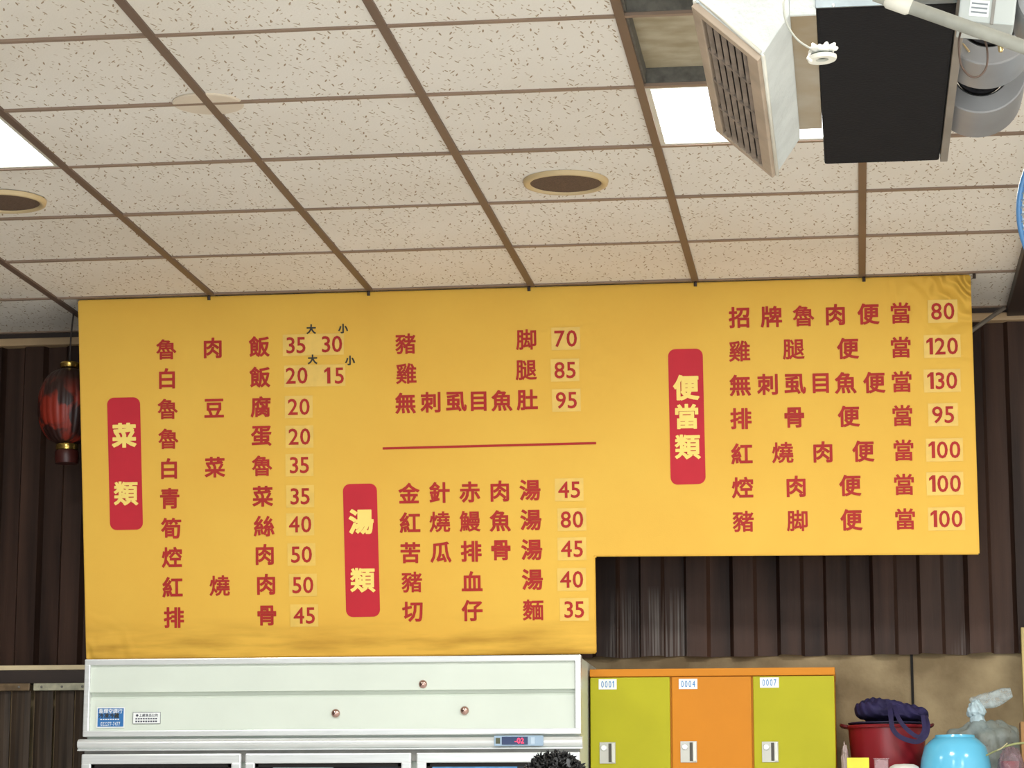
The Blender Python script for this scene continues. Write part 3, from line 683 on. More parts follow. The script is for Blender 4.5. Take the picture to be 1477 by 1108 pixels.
# ------------------------------------------------------------------ plastic strip curtain in the doorway at the left
M_STRIP = mat('smoky_plastic_strip', '#4d3f33', .55, spec=.2, col2='#30271f', scale=4, stretch=(14, 4, .5))
M_EDGE = mat('strip_edge', '#8a7458', .35, var=.1)
def curtain(x0, x1, label, dark):
    o = thing('strip_curtain', ((x0 + x1) / 2, 9.72, EYE + .68), label, 'curtain', 'plastic strip curtains')
    m = mat('clamp_aluminium_dull' if dark else 'clamp_aluminium', '#8d7558' if dark else '#dad5b8', .35, metal=.3, var=.2, scale=25)
    MB().box((x0 + .004, 9.700, EYE + .640), (x1 - .004, 9.716, EYE + .668), .002).build('clamp_plate', m, o)
    n = int(round((x1 - x0) / .078)); w = (x1 - x0) / n
    for k in range(n):
        a = x0 + k * w; yy = 9.722 + (.008 if k % 2 else 0)
        MB().prism([(a + .004, yy), (a + w * .3, yy - .006), (a + w * .7, yy - .006), (a + w - .004, yy), (a + w - .004, yy + .003), (a + w * .7, yy - .003), (a + w * .3, yy - .003), (a + .004, yy + .003)], 2, .25, EYE + .640).build('strip', M_STRIP, o)
        MB().tube([(a + .003, yy + .002, .25), (a + .003, yy + .002, EYE + .639)], .0016, 6).build('strip_edge', M_EDGE, o)
        MB().lathe([(.005, 0), (.004, -.003), (0, -.004)], (a + w * .45, 9.700, EYE + .654), 1, 12).build('rivet', M_STEEL, o, True)
curtain(-3.172, -2.845, 'smoky plastic strip curtain with bright metal clamp beside the fridge', False)
curtain(-3.60, -3.180, 'smoky plastic strip curtain with dull brown clamp, the one farther from the fridge', True)

# ------------------------------------------------------------------ fan coil unit hanging at the upper right
UZ = EYE + 1.50; UY0, UY1 = 4.45, 5.51
fc = thing('fan_coil_unit', (.02, 4.98, UZ), 'black and white fan coil air conditioner hanging on rods below the ceiling light', 'air conditioner')
MB().box((-.042, UY0, UZ), (.207, UY1, UZ + .34), .006).build('coil_casing', M_BLACK, fc)
MB().box((.2085, UY0 + .12, UZ - .003), (.225, UY1, UZ + .34), .002).build('end_plate', mat('taupe_sheet_steel', '#8d8479', .5, metal=.2, var=.1), fc)
MB().box((-.044, UY0 - .006, UZ + .001), (.207, UY0 - .0005, UZ + .34), .001).build('front_plate', M_GALV, fc)
P1, P2, P3, P4 = (-.259, EYE + 1.525), (-.141, EYE + 1.417), (-.090, EYE + 1.493), (-.043, EYE + 1.494)
EB = 5.27
MB().prism([P1, P2, P3, (P3[0], UZ + .33), (-.16, UZ + .33), (-.259, EYE + 1.62)], 1, UY0, EB, .003).build('outlet_elbow', M_DUCT, fc)
MB().prism([(P3[0], P3[1] + .012), (-.043, P3[1] + .012), (-.043, UZ + .33), (P3[0], UZ + .33)], 1, UY0 + .008, EB - .03).build('duct_neck', mat('stained_duct_neck', '#aaa090', .8, col2='#968468', scale=5), fc)
MB().box((P3[0], UY0, P3[1] - .002), (-.043, UY0 + .008, UZ + .33)).build('neck_flange', M_DUCT, fc)
a_ = Vector((P2[0] - P1[0], 0, P2[1] - P1[1])); wid = a_.length; a_.normalize(); n_ = Vector((a_.z, 0, -a_.x)); 
if n_.z > 0: n_ = -n_
gm = Matrix((a_, Vector((0, 1, 0)), n_)).transposed().to_4x4(); gm.translation = Vector((P1[0], 0, P1[1]))
g = MB(); bl = .022
g.box((.0, UY0 + .002, -.002), (wid, UY0 + .03, .012), .002, gm); g.box((0, EB - .03, -.002), (wid, EB - .002, .012), .002, gm)
g.box((.0, UY0 + .028, -.002), (bl, EB - .028, .012), .002, gm); g.box((wid - bl * 1.25, UY0 + .028, -.002), (wid, EB - .028, .012), .002, gm)
gr = g.build('outlet_grille', M_GRILLE, fc)
MB().box((bl, UY0 + .03, -.002), (wid - bl, EB - .03, .0015), 0, gm).build('grille_void', M_DARK, gr)
la, lb = UY0 + .03, EB - .03
for k in range(6):
    xx = bl + .004 + (wid - 2.25 * bl - .004) * (k + .5) / 6
    MB().box((-.0045, la, -.004), (.0045, lb, .004), 0, gm @ Matrix.Translation((xx, 0, .006)) @ Matrix.Rotation(math.radians(38), 4, 'Y')).build('blade', M_BLADE, gr)
for k in range(1, 4):
    yy = la + (lb - la) * k / 4
    MB().box((bl, yy - .006, .002), (wid - bl, yy + .006, .0105), .001, gm).build('crossbar', M_BLADE, gr)
# pale rim along the mouth of the elbow
MB().tube([(P2[0] + .002, UY0, P2[1] - .001), (P2[0] + .002, EB, P2[1] - .001)], .004, 8).build('mouth_rim', M_LFRAME, fc, True)
MB().tube([(P1[0] - .001, UY0, P1[1]), (P1[0] - .001, EB, P1[1])], .004, 8).build('mouth_rim', M_LFRAME, fc, True)
MB().box((P1[0] + .002, UY0 - .003, P1[1] - .004), (P1[0] + .010, UY0, P1[1] + .004)).build('mouth_screw', M_GALV, fc)
MB().tube([(P1[0] + .006, UY0 - .004, P1[1] + .004), (P2[0] - .002, UY0 - .004, P2[1] + .005)], .0035, 8).build('mouth_rim', M_LFRAME, fc, True)
# blower scrolls, both on one shaft, blowing into the coil casing
M_SCROLL = mat('grey_scroll_steel', '#919192', .42, metal=.25, var=.06, scale=8)
for (ya, yb) in ((4.836, 5.0), (5.164, 5.352)):
    c = Vector((.284, 0, UZ + .099)); R = .095
    s = MB().lathe([(.055, ya + .010), (.060, ya), (R - .003, ya), (R, ya + .003), (R, yb - .003), (R - .003, yb), (.055, yb)], c, 1, 48).build('blower_scroll', M_SCROLL, fc, True, auto=35)
    MB().lathe([(.054, ya - .002), (.046, ya + .004), (.040, ya + .02)], c, 1, 40).build('inlet_ring', mat('inlet_ring_black', '#35353a', .4, var=.05), s, True)
    MB().lathe([(0, ya + .03), (.05, ya + .03)], c, 1, 32).build('inlet_void', M_DARK, s)
MB().tube([(.284, 4.70, UZ + .099), (.284, 5.40, UZ + .099)], .012, 16).build('shaft', M_STEEL, fc, True)
MB().lathe([(0, 5.03), (.05, 5.03), (.055, 5.045), (.055, 5.12), (.05, 5.135), (0, 5.135)], (.284, 0, UZ + .099), 1, 32).build('fan_motor', mat('motor_dark', '#2d2a2b', .5, var=.1), fc, True, auto=35)
MB().tube([(.23, 4.84, UZ + .055), (.245, 4.83, UZ + .03)], .002, 6).build('cable_tie', M_CREAM, fc)
# control box with its paper label
ca, cb = at_y(1381, 18, 4.40), at_y(1470, 18, 4.40)
m_ = Matrix.Translation((ca.x, 4.40, EYE + 1.452)) @ Matrix.Rotation(math.radians(8), 4, 'Y')
cbx = MB().box((0, 0, 0), (.098, .10, .085), .004, m_).build('control_box', mat('control_box_grey', '#c3c8c4', .45, var=.06), fc)
MB().box((.018, -.0012, .010), (.052, 0, .040), 0, m_).build('paper_label', M_PAPER, cbx)
t = MB()
for k in range(3): t.box((.021, -.002, .016 + k * .008), (.049, -.0013, .019 + k * .008), 0, m_)
t.build('label_print', mat('label_grey', '#8e9499', .7), cbx)
MB().box((.056, -.003, -.002), (.062, .002, .062), .001, m_).build('strap', M_STEEL, cbx)
MB().lathe([(0, 4.43), (.06, 4.43), (.064, 4.44), (.064, 4.56), (0, 4.56)], (.372, 0, EYE + 1.50), 1, 40).build('pump_motor', M_SCROLL, fc, True, auto=35)
# chilled-water pipe with its joint, valve and loop of wire
q0, q1 = at_y(1262, -8, 4.37), at_y(1500, 76, 4.37)
MB().tube([q0, q1], .0125, 20).build('water_pipe', mat('pipe_lagging_grey', '#9b9a8f', .55, var=.1, scale=20), fc, True, auto=40)
dq = (q1 - q0).normalized()
MB().tube([q0 + dq * .02, q0 + dq * .026, q0 + dq * .062, q0 + dq * .068], [.012, .0165, .0165, .012], 20).build('pipe_joint', M_LFRAME, fc, True, auto=40)
MB().box((.075, 4.37, UZ - .002), (.205, 4.444, UZ + .06), .003).build('pipe_bracket', M_GALV, fc)
MB().tube(bez([at_y(1386, 44, 4.40), at_y(1383, 62, 4.40), at_y(1386, 92, 4.40), at_y(1398, 109, 4.40), at_y(1412, 110, 4.40), at_y(1423, 96, 4.40), at_y(1424, 72, 4.40), at_y(1417, 48, 4.40)]), .0019, 8).build('wire_loop', mat('brown_wire', '#5a463a', .5), fc, True)
va = at_y(1443, 62, 4.38)
MB().lathe([(0, .006), (.005, .006), (.0055, -.002), (.0045, -.014), (.0035, -.0165), (0, -.017)], va, 2, 20).build('valve', mat('brass_valve', '#d8c08c', .25, metal=.8, var=.05), fc, True, auto=40)
MB().tube([at_y(1423, 52, 4.38), at_y(1444, 57, 4.38)], .0028, 8).build('valve_stem', mat('copper_stem', '#7a4a38', .4, metal=.5), fc, True)
for x, y in ((-.02, 4.6), (-.02, 5.4), (.19, 4.6), (.19, 5.4)):
    MB().tube([(x, y, UZ + .33), (x, y, CEIL + .005)], .006, 8).build('hanger_rod', M_GALV, fc, True)
MB().lathe([(.003, 0), (.003, -.003), (0, -.004)], at_y(1202, 8, UY0 - .006), 1, 12).build('screw', M_ALU, fc, True)

# white round sensor dangling on its cable in front of the unit
sc_ = at_y(1185, 77, 4.30)
sn = thing('hanging_sensor', sc_, 'small white taped ring-shaped sensor dangling on a thin cable before the black unit', 'sensor')
M_SENS = mat('white_sensor_plastic', '#e4e0d2', .5, var=.05)
tm = Matrix.Translation(sc_) @ Matrix.Rotation(math.radians(-4), 4, 'Y')
s = MB(); b2 = MB().lathe([(.011, -.012), (.024, -.013), (.0255, -.010), (.0255, -.006), (.020, -.004), (.011, -.004), (.011, -.012)], (0, 0, 0), 2, 36).bm
bmesh.ops.transform(b2, matrix=tm, verts=b2.verts); s.merge(b2); s.build('ring', M_SENS, sn, True, auto=40)
s = MB(); b2 = MB().lathe([(0, -.007), (.0205, -.0065), (.0205, -.002), (0, -.002)], (0, 0, 0), 2, 30).bm
bmesh.ops.transform(b2, matrix=tm, verts=b2.verts); s.merge(b2); s.build('dark_band', mat('sensor_dark_green', '#3a443c', .5), sn, True, auto=40)
random.seed(3); s = MB(); b2 = bmesh.new(); bmesh.ops.create_icosphere(b2, subdivisions=3, radius=1)
for v in b2.verts:
    k = 1 + .22 * math.sin(7 * v.co.x + 3 * v.co.z) * math.cos(5 * v.co.y + 2)
    v.co = sc_ + Vector((v.co.x * .0205 * k, v.co.y * .017 * k, .0055 + v.co.z * .0085 * k))
s.merge(b2)
for dx, dz, L_ in ((.017, .008, .011), (.019, .002, .012), (-.012, .010, .008), (.008, .012, .007)):
    p = sc_ + Vector((dx * .7, -.006, .004 + dz * .4)); s.tube([p, p + Vector((dx, -.002, dz)).normalized() * L_, p + Vector((dx, .0, dz * 1.6)).normalized() * (L_ + .003)], [.005, .0045, .002], 8)
s.tube([sc_ + Vector((-.019, -.004, -.003)), sc_ + Vector((-.0235, -.012, -.012)), sc_ + Vector((-.017, -.016, -.0185))], [.004, .003, .0028], 8)
s.build('tape_wrap', mat('white_tape', '#ece9de', .55, var=.03), sn, True)
MB().tube(bez([sc_ + Vector((-.016, -.001, .007)), at_y(1150, 57, 4.30), at_y(1135, 34, 4.30), at_y(1130, 6, 4.30), at_y(1133, -40, 4.32), Vector((-.09, 4.33, UZ + .33)), Vector((-.085, 4.34, CEIL + .005))]), .0019, 8).build('cable', mat('grey_white_cable', '#c9c8bb', .5), sn, True)

# ------------------------------------------------------------------ blue and white fan at the right edge
FCc = at_y(1624, 301, 5.3); FR = .218
fan = thing('electric_fan', FCc, 'white wire fan with blue rim, only its curved edge in view', 'fan')
M_FBLUE = mat('fan_rim_blue', '#5c8fc4', .35, var=.04); M_FWIRE = mat('fan_wire_white', '#e8f0f2', .35, var=.02)
fm = Matrix.Translation(FCc) @ Matrix.Rotation(math.radians(12), 4, 'X')
def fpt(r, a, h): return fm @ Vector((r * math.cos(a), h, r * math.sin(a)))
rng = MB(); N = 72
for k in range(N):
    pass
rng.tube([fpt(FR, 2 * math.pi * k / N, 0) for k in range(N + 1)], .0065, 10, cap=False); rng.build('cage_rim', M_FBLUE, fan, True)
cg = MB()
for k in range(90):
    a = 2 * math.pi * k / 90
    cg.tube([fpt(.03, a, -.075), fpt(.12, a + .12, -.072), fpt(.19, a + .2, -.05), fpt(FR - .003, a + .24, -.002)], .0022, 5)
    cg.tube([fpt(.05, a, .06), fpt(.19, a, .05), fpt(FR - .003, a, .002)], .0018, 5)
cg.build('wire_cage', M_FWIRE, fan, True)
for h, r in ((.05, .0),):
    bd = MB()
    b2 = MB().lathe([(0, -.082), (.035, -.080), (.04, -.072), (.035, -.066), (0, -.066)], (0, 0, 0), 1, 32).bm
    bmesh.ops.transform(b2, matrix=fm, verts=b2.verts); bd.merge(b2); bd.build('front_badge', M_FBLUE, fan, True, auto=35)
for k in range(3):
    a0 = 2 * math.pi * k / 3 + .5; bl_ = MB(); vs = []
    for i in range(8):
        r = .03 + .16 * i / 7; hw = (.20 + .42 * math.sin(math.pi * min(1, i / 7 * .75 + .12)))
        vs.append([bl_.bm.verts.new(fpt(r, a0 + hw * (j / 4 - .5) * 1.6, -.02 + .02 * (j - 2) / 2)) for j in range(5)])
    for a, b in zip(vs, vs[1:]):
        for j in range(4): bl_.bm.faces.new([a[j], a[j + 1], b[j + 1], b[j]])
    o = bl_.build('blade', mat('fan_blade_blue', '#8fb9dd', .25, var=.02), fan, True); md = o.modifiers.new('thickness', 'SOLIDIFY'); md.thickness = .003
mo = MB(); b2 = MB().lathe([(0, .0), (.05, .0), (.058, .03), (.055, .10), (.03, .14), (0, .145)], (0, 0, 0), 1, 32).bm
bmesh.ops.transform(b2, matrix=fm, verts=b2.verts); mo.merge(b2); mo.build('motor', M_FWIRE, fan, True, auto=35)
MB().tube([fm @ Vector((0, .10, .04)), FCc + Vector((0, .12, .25)), Vector((FCc.x, FCc.y + .12, CEIL + .003))], .012, 12).build('drop_rod', M_FWIRE, fan, True, auto=50)

# thin grey brace rod between the dark beam and the wall, at the board's right end
pa, pb = at_y(1396, 481, 9.60), at_y(1447, 445, 9.60)
tag(MB().tube([pa - (pb - pa) * 1.2, pb + (pb - pa) * .05], .0085, 10).build('brace_rod', mat('dull_brace_steel', '#7e756a', .5, metal=.3), None, True, origin=pb),
    'thin grey slanting brace rod between the menu board corner and the dark ceiling beam', 'rod')

# ------------------------------------------------------------------ person in front of the fridge: only the crown of the head shows
HY = 6.40; hp = at_y(800, 1085, HY)
HT = hp.z                        # crown
pe = thing('person', (hp.x, HY + .02, 0), 'person with short dark hair standing before the fridge, only the crown visible', 'person')
def skin_body():
    bm = bmesh.new(); k = HT / 1.60
    J = {'pel': (0, 0, .86), 'wai': (0, 0, 1.0), 'che': (0, .01, 1.18), 'nek': (0, .01, 1.33), 'nk2': (0, 0, 1.40), 'hd0': (0, -.015, 1.45), 'hd1': (0, -.01, 1.51), 'hd2': (0, -.005, 1.555)}
    Rr = {'pel': (.145, .11), 'wai': (.125, .095), 'che': (.15, .105), 'nek': (.065, .06), 'nk2': (.05, .052), 'hd0': (.062, .07), 'hd1': (.07, .085), 'hd2': (.052, .062)}
    E = [('pel', 'wai'), ('wai', 'che'), ('che', 'nek'), ('nek', 'nk2'), ('nk2', 'hd0'), ('hd0', 'hd1'), ('hd1', 'hd2')]
    for s, n in ((-1, 'l'), (1, 'r')):
        J.update({'sh' + n: (.165 * s, .01, 1.29), 'el' + n: (.205 * s, .03, 1.04), 'wr' + n: (.20 * s, -.05, .82), 'hn' + n: (.195 * s, -.065, .755), 'hp' + n: (.085 * s, 0, .80), 'kn' + n: (.09 * s, -.015, .45), 'an' + n: (.095 * s, .02, .08), 'to' + n: (.105 * s, -.12, .035)})
        Rr.update({'sh' + n: (.058, .058), 'el' + n: (.042, .042), 'wr' + n: (.028, .026), 'hn' + n: (.034, .018), 'hp' + n: (.085, .09), 'kn' + n: (.056, .058), 'an' + n: (.038, .042), 'to' + n: (.04, .03)})
        E += [('che', 'sh' + n), ('sh' + n, 'el' + n), ('el' + n, 'wr' + n), ('wr' + n, 'hn' + n), ('pel', 'hp' + n), ('hp' + n, 'kn' + n), ('kn' + n, 'an' + n), ('an' + n, 'to' + n)]
        for q, (ox, L_) in enumerate(((-.022, .055), (-.008, .068), (.007, .073), (.021, .064))):
            a, b = 'f%s%da' % (n, q), 'f%s%db' % (n, q)
            J[a] = (.195 * s + ox * .3, -.065 + ox, .715); J[b] = (.188 * s + ox * .3, -.075 + ox, .715 - L_); Rr[a] = (.0095, .0095); Rr[b] = (.007, .007); E += [('hn' + n, a), (a, b)]
        J['t' + n] = (.182 * s, -.105, .735); J['u' + n] = (.178 * s, -.12, .70); Rr['t' + n] = (.011, .011); Rr['u' + n] = (.008, .008); E += [('hn' + n, 't' + n), ('t' + n, 'u' + n)]
    names = list(J); me = bpy.data.meshes.new('body'); me.from_pydata([Vector(J[n]) * k for n in names], [(names.index(a), names.index(b)) for a, b in E], [])
    o = bpy.data.objects.new('body', me); COL.objects.link(o); md = o.modifiers.new('skin', 'SKIN'); md.use_smooth_shade = True
    for i, n in enumerate(names): o.data.skin_vertices[0].data[i].radius = (Rr[n][0] * k, Rr[n][1] * k); o.data.skin_vertices[0].data[i].use_root = (n == 'pel')
    sb = o.modifiers.new('subdivision', 'SUBSURF'); sb.levels = sb.render_levels = 2
    me2 = bpy.data.meshes.new_from_object(o.evaluated_get(bpy.context.evaluated_depsgraph_get())); o.modifiers.clear(); o.data = me2
    me2.materials.clear()
    for m in (mat('skin_tone', '#c49a7c', .55, var=.04), mat('grey_shirt', '#6d7078', .85, var=.06), mat('dark_trousers', '#2c2e36', .85, var=.06), mat('black_shoe', '#1c1b1b', .5)): me2.materials.append(m)
    for p in me2.polygons:
        p.use_smooth = True; zz = p.center.z / k; xx = abs(p.center.x) / k
        p.material_index = 3 if zz < .075 else 2 if (zz < .93 and xx < .172) else 0 if (zz > 1.365 or (xx > .172 and zz < 1.08)) else 1
    return o
bo = skin_body(); bo.parent = pe; ORG[bo.name_full] = ORG[pe.name_full]
C0 = Vector((hp.x, HY + .01, HT - .105))
fa = MB()                         # face details on the far side from the fridge light: eyes, nose, mouth, ears
nose = C0 + Vector((0, -.098, -.035))
fa.tube([nose + Vector((0, .012, .035)), nose + Vector((0, -.006, .005)), nose + Vector((0, .008, -.006))], [.007, .012, .009], 10)
for s in (-1, 1): fa.tube([C0 + Vector((.076 * s, .0, -.01)), C0 + Vector((.086 * s, .012, -.03)), C0 + Vector((.078 * s, .006, -.062))], [.009, .014, .008], 8)
fa.build('nose_and_ears', MATS['skin_tone'], pe, True)
for s in (-1, 1):
    b2 = MB(); b3 = bmesh.new(); bmesh.ops.create_uvsphere(b3, u_segments=16, v_segments=10, radius=.0115)
    bmesh.ops.translate(b3, vec=C0 + Vector((.031 * s, -.078, -.012)), verts=b3.verts); b2.merge(b3); b2.build('eye', mat('eye_dark', '#2a2019', .15), pe, True)
MB().tube([C0 + Vector((-.022, -.085, -.075)), C0 + Vector((0, -.092, -.074)), C0 + Vector((.022, -.085, -.075))], [.003, .006, .003], 8).build('mouth', mat('lip', '#a2605a', .5), pe, True)
random.seed(12); hb = MB(); b2 = bmesh.new(); bmesh.ops.create_uvsphere(b2, u_segments=36, v_segments=24, radius=1)
bmesh.ops.delete(b2, geom=[v for v in b2.verts if v.co.z < -.25 or (v.co.y < -.55 and v.co.z < .30)], context='VERTS')
for v in b2.verts:
    k = 1 + .03 * math.sin(11 * v.co.x) * math.sin(9 * v.co.y)
    v.co = C0 + Vector((v.co.x * .088 * k, v.co.y * .104 * k, v.co.z * .098 * k))
hb.merge(b2)
for i in range(800):
    a = random.uniform(0, 2 * math.pi); zc = random.uniform(-.2, 1); rr = math.sqrt(1 - zc * zc)
    d = Vector((rr * math.cos(a), rr * math.sin(a), zc))
    if d.y < -.55 and d.z < .30: continue
    p = C0 + Vector((d.x * .086, d.y * .102, d.z * .096)); tng = Vector((random.uniform(-.8, .8), random.uniform(-.7, .7), random.uniform(-.3, .5)))
    tip = p + (d * random.uniform(.5, 1.0) + tng * .9).normalized() * random.uniform(.010, .020)
    mid = (p + tip) / 2 + d * .004
    hb.tube([p - d * .004, mid, tip], [.0036, .0028, .0004], 5)
hb.build('hair', mat('black_hair', '#0b0908', .5, var=.1, scale=60, spec=.3), pe, True)

# ------------------------------------------------------------------ shelf beside the lockers and what stands on it
SZ = EYE + .235
sh = thing('storage_shelf', (.35, 9.55, 0), 'plain storage shelf carrying the basin and bowl right of the lockers', 'shelf')
MB().box((-.06, 9.20, SZ - .03), (.80, 9.72, SZ), .003).build('top_board', mat('shelf_board', '#8a7a62', .6), sh)
for x in (-.05, .76):
    for y in (9.21, 9.68): MB().box((x, y, 0), (x + .035, y + .035, SZ - .03)).build('leg', M_STEEL, sh)
# red basin
RB = Vector((.108, 9.53, SZ)); top = EYE + .475 - SZ
ba = MB().lathe([(0, .004), (.100, .0), (.112, .004), (.130, .10), (.140, top - .012), (.150, top - .010), (.153, top - .004), (.150, top), (.141, top - .002), (.138, top - .012), (.126, .10), (.106, .012), (0, .012)], RB, 2, 56)
basin = thing('wash_basin', RB, 'deep red plastic basin standing on the shelf beside the lime locker', 'basin')
ba.build('tub', mat('red_basin_plastic', '#8c1b24', .35, var=.05), basin, True, auto=40)
for s in (-1, 1):
    c_ = RB + Vector((s * .152, -.0, top - .004))
    MB().tube(bez([c_ + Vector((-s * .010, -.05, 0)), c_ + Vector((s * .008, -.04, .004)), c_ + Vector((s * .013, 0, .008)), c_ + Vector((s * .008, .04, .004)), c_ + Vector((-s * .010, .05, 0))], 8), .006, 8).build('handle', mat('dark_red_handle', '#5e1c22', .35), basin, True)
# dark rim of a second basin nested inside the red one
inner = thing('basin', RB + Vector((0, 0, .03)), 'dark blue basin nested inside the red one, only its rim showing', 'basin')
MB().lathe([(0, .03), (.095, .03), (.127, top + .004), (.140, top + .006), (.141, top + .010), (.135, top + .012), (.125, top + .008), (.09, .036), (0, .036)], RB, 2, 48).build('tub', mat('navy_basin_plastic', '#2b2440', .4), inner, True, auto=40)
# purple cloth bag folded on top, with straps hanging down the basin's side
pg = thing('cloth_bag', RB + Vector((.01, 0, top + .012)), 'folded purple cloth bag lying across the red basin with straps hanging down', 'bag')
M_PURPLE = mat('purple_cloth', '#251c4a', .8, var=.2, scale=14, bump=.4, bscale=30)
b = MB(); b2 = bmesh.new(); bmesh.ops.create_icosphere(b2, subdivisions=5, radius=1)
for v in b2.verts:
    x, y, zz = v.co
    e = abs(x) ** 3
    sxz = math.copysign(abs(x) ** (.7 if x < 0 else .5), x); szz = math.copysign(abs(zz) ** .75, zz); sy = math.copysign(abs(y) ** .8, y)
    hgt = .040 + .006 * math.cos(2.2 * (sxz + .55)) - .004 * max(0, sxz)
    fold = .006 * math.sin(11 * sxz + 6 * sy + 3 * szz) + .004 * math.sin(23 * sxz - 9 * sy + 4 * szz) + .009 * math.exp(-((sxz + .12) / .13) ** 2) * math.cos(9 * szz)
    v.co = RB + Vector((.0 + sxz * .134 + .018, sy * .10, top + .012 + hgt + szz * hgt * .92 - .028 * (sxz + .2) * (szz > -.2) * (sxz > -.2) * .10)) + Vector((0, -1, .6)) * fold
b.merge(b2); b.build('bundle', M_PURPLE, pg, True)
def ribbon(pts, w, name, parent, m, th=.004, flat=Vector((0, -1, 0))):
    pts = bez(pts, 10); r = MB(); rows = []
    for i, p in enumerate(pts):
        t_ = (pts[min(i + 1, len(pts) - 1)] - pts[max(i - 1, 0)]).normalized(); sd = t_.cross(flat).normalized() * (w / 2); n2 = sd.cross(t_).normalized() * th / 2
        rows.append([r.bm.verts.new(p + sd + n2), r.bm.verts.new(p - sd + n2), r.bm.verts.new(p - sd - n2), r.bm.verts.new(p + sd - n2)])
    for a, b in zip(rows, rows[1:]):
        for k in range(4): r.bm.faces.new([a[k], a[(k + 1) % 4], b[(k + 1) % 4], b[k]])
    r.bm.faces.new(rows[0]); r.bm.faces.new(rows[-1][::-1]); return r.build(name, m, parent, True, auto=60)
SY = 9.325
ribbon([at_y(1283, 1015, 9.40), at_y(1285, 1035, 9.345), at_y(1288, 1052, SY), at_y(1300, 1064, SY), at_y(1322, 1070, SY), at_y(1335, 1062, SY), at_y(1338, 1047, 9.35), at_y(1335, 1033, 9.39)], .017, 'strap', pg, M_PURPLE)
ribbon([at_y(1290, 1018, 9.40), at_y(1296, 1036, 9.345), at_y(1308, 1052, SY + .006), at_y(1325, 1063, SY + .006), at_y(1333, 1052, SY + .01), at_y(1331, 1032, 9.37)], .015, 'strap', pg, M_PURPLE)
# sky-blue bowl turned upside down
BB = Vector((.344, 9.345, SZ)); bt = EYE + .432 - SZ
bw = thing('mixing_bowl', BB, 'glossy sky-blue bowl turned upside down in front of the plastic bag', 'bowl')
MB().lathe([(.132, .0), (.134, .006), (.129, .010), (.127, .06), (.121, .11), (.108, bt - .040), (.088, bt - .020), (.075, bt - .010), (0, bt - .008)], BB, 2, 64).build('shell', mat('sky_blue_plastic', '#66bfe2', .16, var=.02), bw, True, auto=50)
MB().lathe([(.072, bt - .0095), (.070, bt - .004), (.069, bt), (.064, bt), (.062, bt - .004), (.062, bt - .0085)], BB, 2, 64).build('foot_ring', MATS['sky_blue_plastic'], bw, True, auto=50)
# knotted clear plastic bag full of grey stuff
PB = Vector((.458, 9.59, SZ))
pbag = thing('plastic_bag', PB, 'knotted translucent plastic bag with a tail behind the blue bowl', 'bag')
b = MB(); b2 = bmesh.new(); bmesh.ops.create_icosphere(b2, subdivisions=5, radius=1)
for v in b2.verts:
    x, y, zz = v.co; k = 1 + .05 * math.sin(9 * x + 4 * zz) + .04 * math.sin(13 * y - 6 * x) + .03 * math.sin(21 * x + 11 * y)
    zt = zz * .135 if zz > 0 else zz * .13
    pinch = 1 if zz < .75 else 1 - (zz - .75) * 1.5
    v.co = PB + Vector((x * .158 * k * pinch, y * .085 * k * pinch, max(.0, .130 + zt * k)))
b.merge(b2); M_FILM = glass_film('cloudy_plastic_film', '#96a09b', .60, .3, .8, 16); b.build('sack', M_FILM, pbag, True)
kn = at_y(1408, 1024, 9.59); kb = MB(); b2 = bmesh.new(); bmesh.ops.create_icosphere(b2, subdivisions=4, radius=1)
for v in b2.verts:
    x, y, zz = v.co; k = 1 + .12 * math.sin(9 * x + 5 * zz) * math.cos(7 * y)
    v.co = kn + Vector((x * .033 * k * (1.0 - .25 * zz), y * .028 * k, zz * .036 * k))
kb.merge(b2); M_KNOT = glass_film('pale_blue_film', '#cfe6ee', .86, .3, .8, 40)
kb.tube([kn + Vector((0, 0, -.02)), kn + Vector((.004, 0, -.05)), kn + Vector((.01, 0, -.085))], [.024, .03, .055], 16)
kb.build('knot', M_KNOT, pbag, True)
tl_ = MB(); tp = bez([at_y(1407, 1014, 9.59), at_y(1418, 1012, 9.59), at_y(1434, 1009, 9.59), at_y(1448, 1003, 9.59), at_y(1459, 999, 9.59)], 6)
rows = []
for i, p in enumerate(tp):
    s = i / (len(tp) - 1); hw = .012 + .018 * math.sin(math.pi * (.15 + .75 * s)); rows.append([])
    for j in range(9):
        a = math.pi * 2 * j / 9; rows[-1].append(tl_.bm.verts.new(p + Vector((-.25 * math.cos(a) * hw, .010 * math.sin(a) * (1 + .5 * math.sin(5 * s + j)), math.cos(a) * hw))))
for a, b in zip(rows, rows[1:]):
    for j in range(9): tl_.bm.faces.new([a[j], a[(j + 1) % 9], b[(j + 1) % 9], b[j]])
tl_.bm.faces.new(rows[0]); tl_.bm.faces.new(rows[-1][::-1])
tl_.lathe([(0, .014), (.014, .008), (.016, 0), (.010, -.012), (0, -.014)], at_y(1404, 1010, 9.59), 2, 12)
tl_.build('tail', glass_film('thin_film', '#cfe0e4', .35, .3, .8, 40), pbag, True)
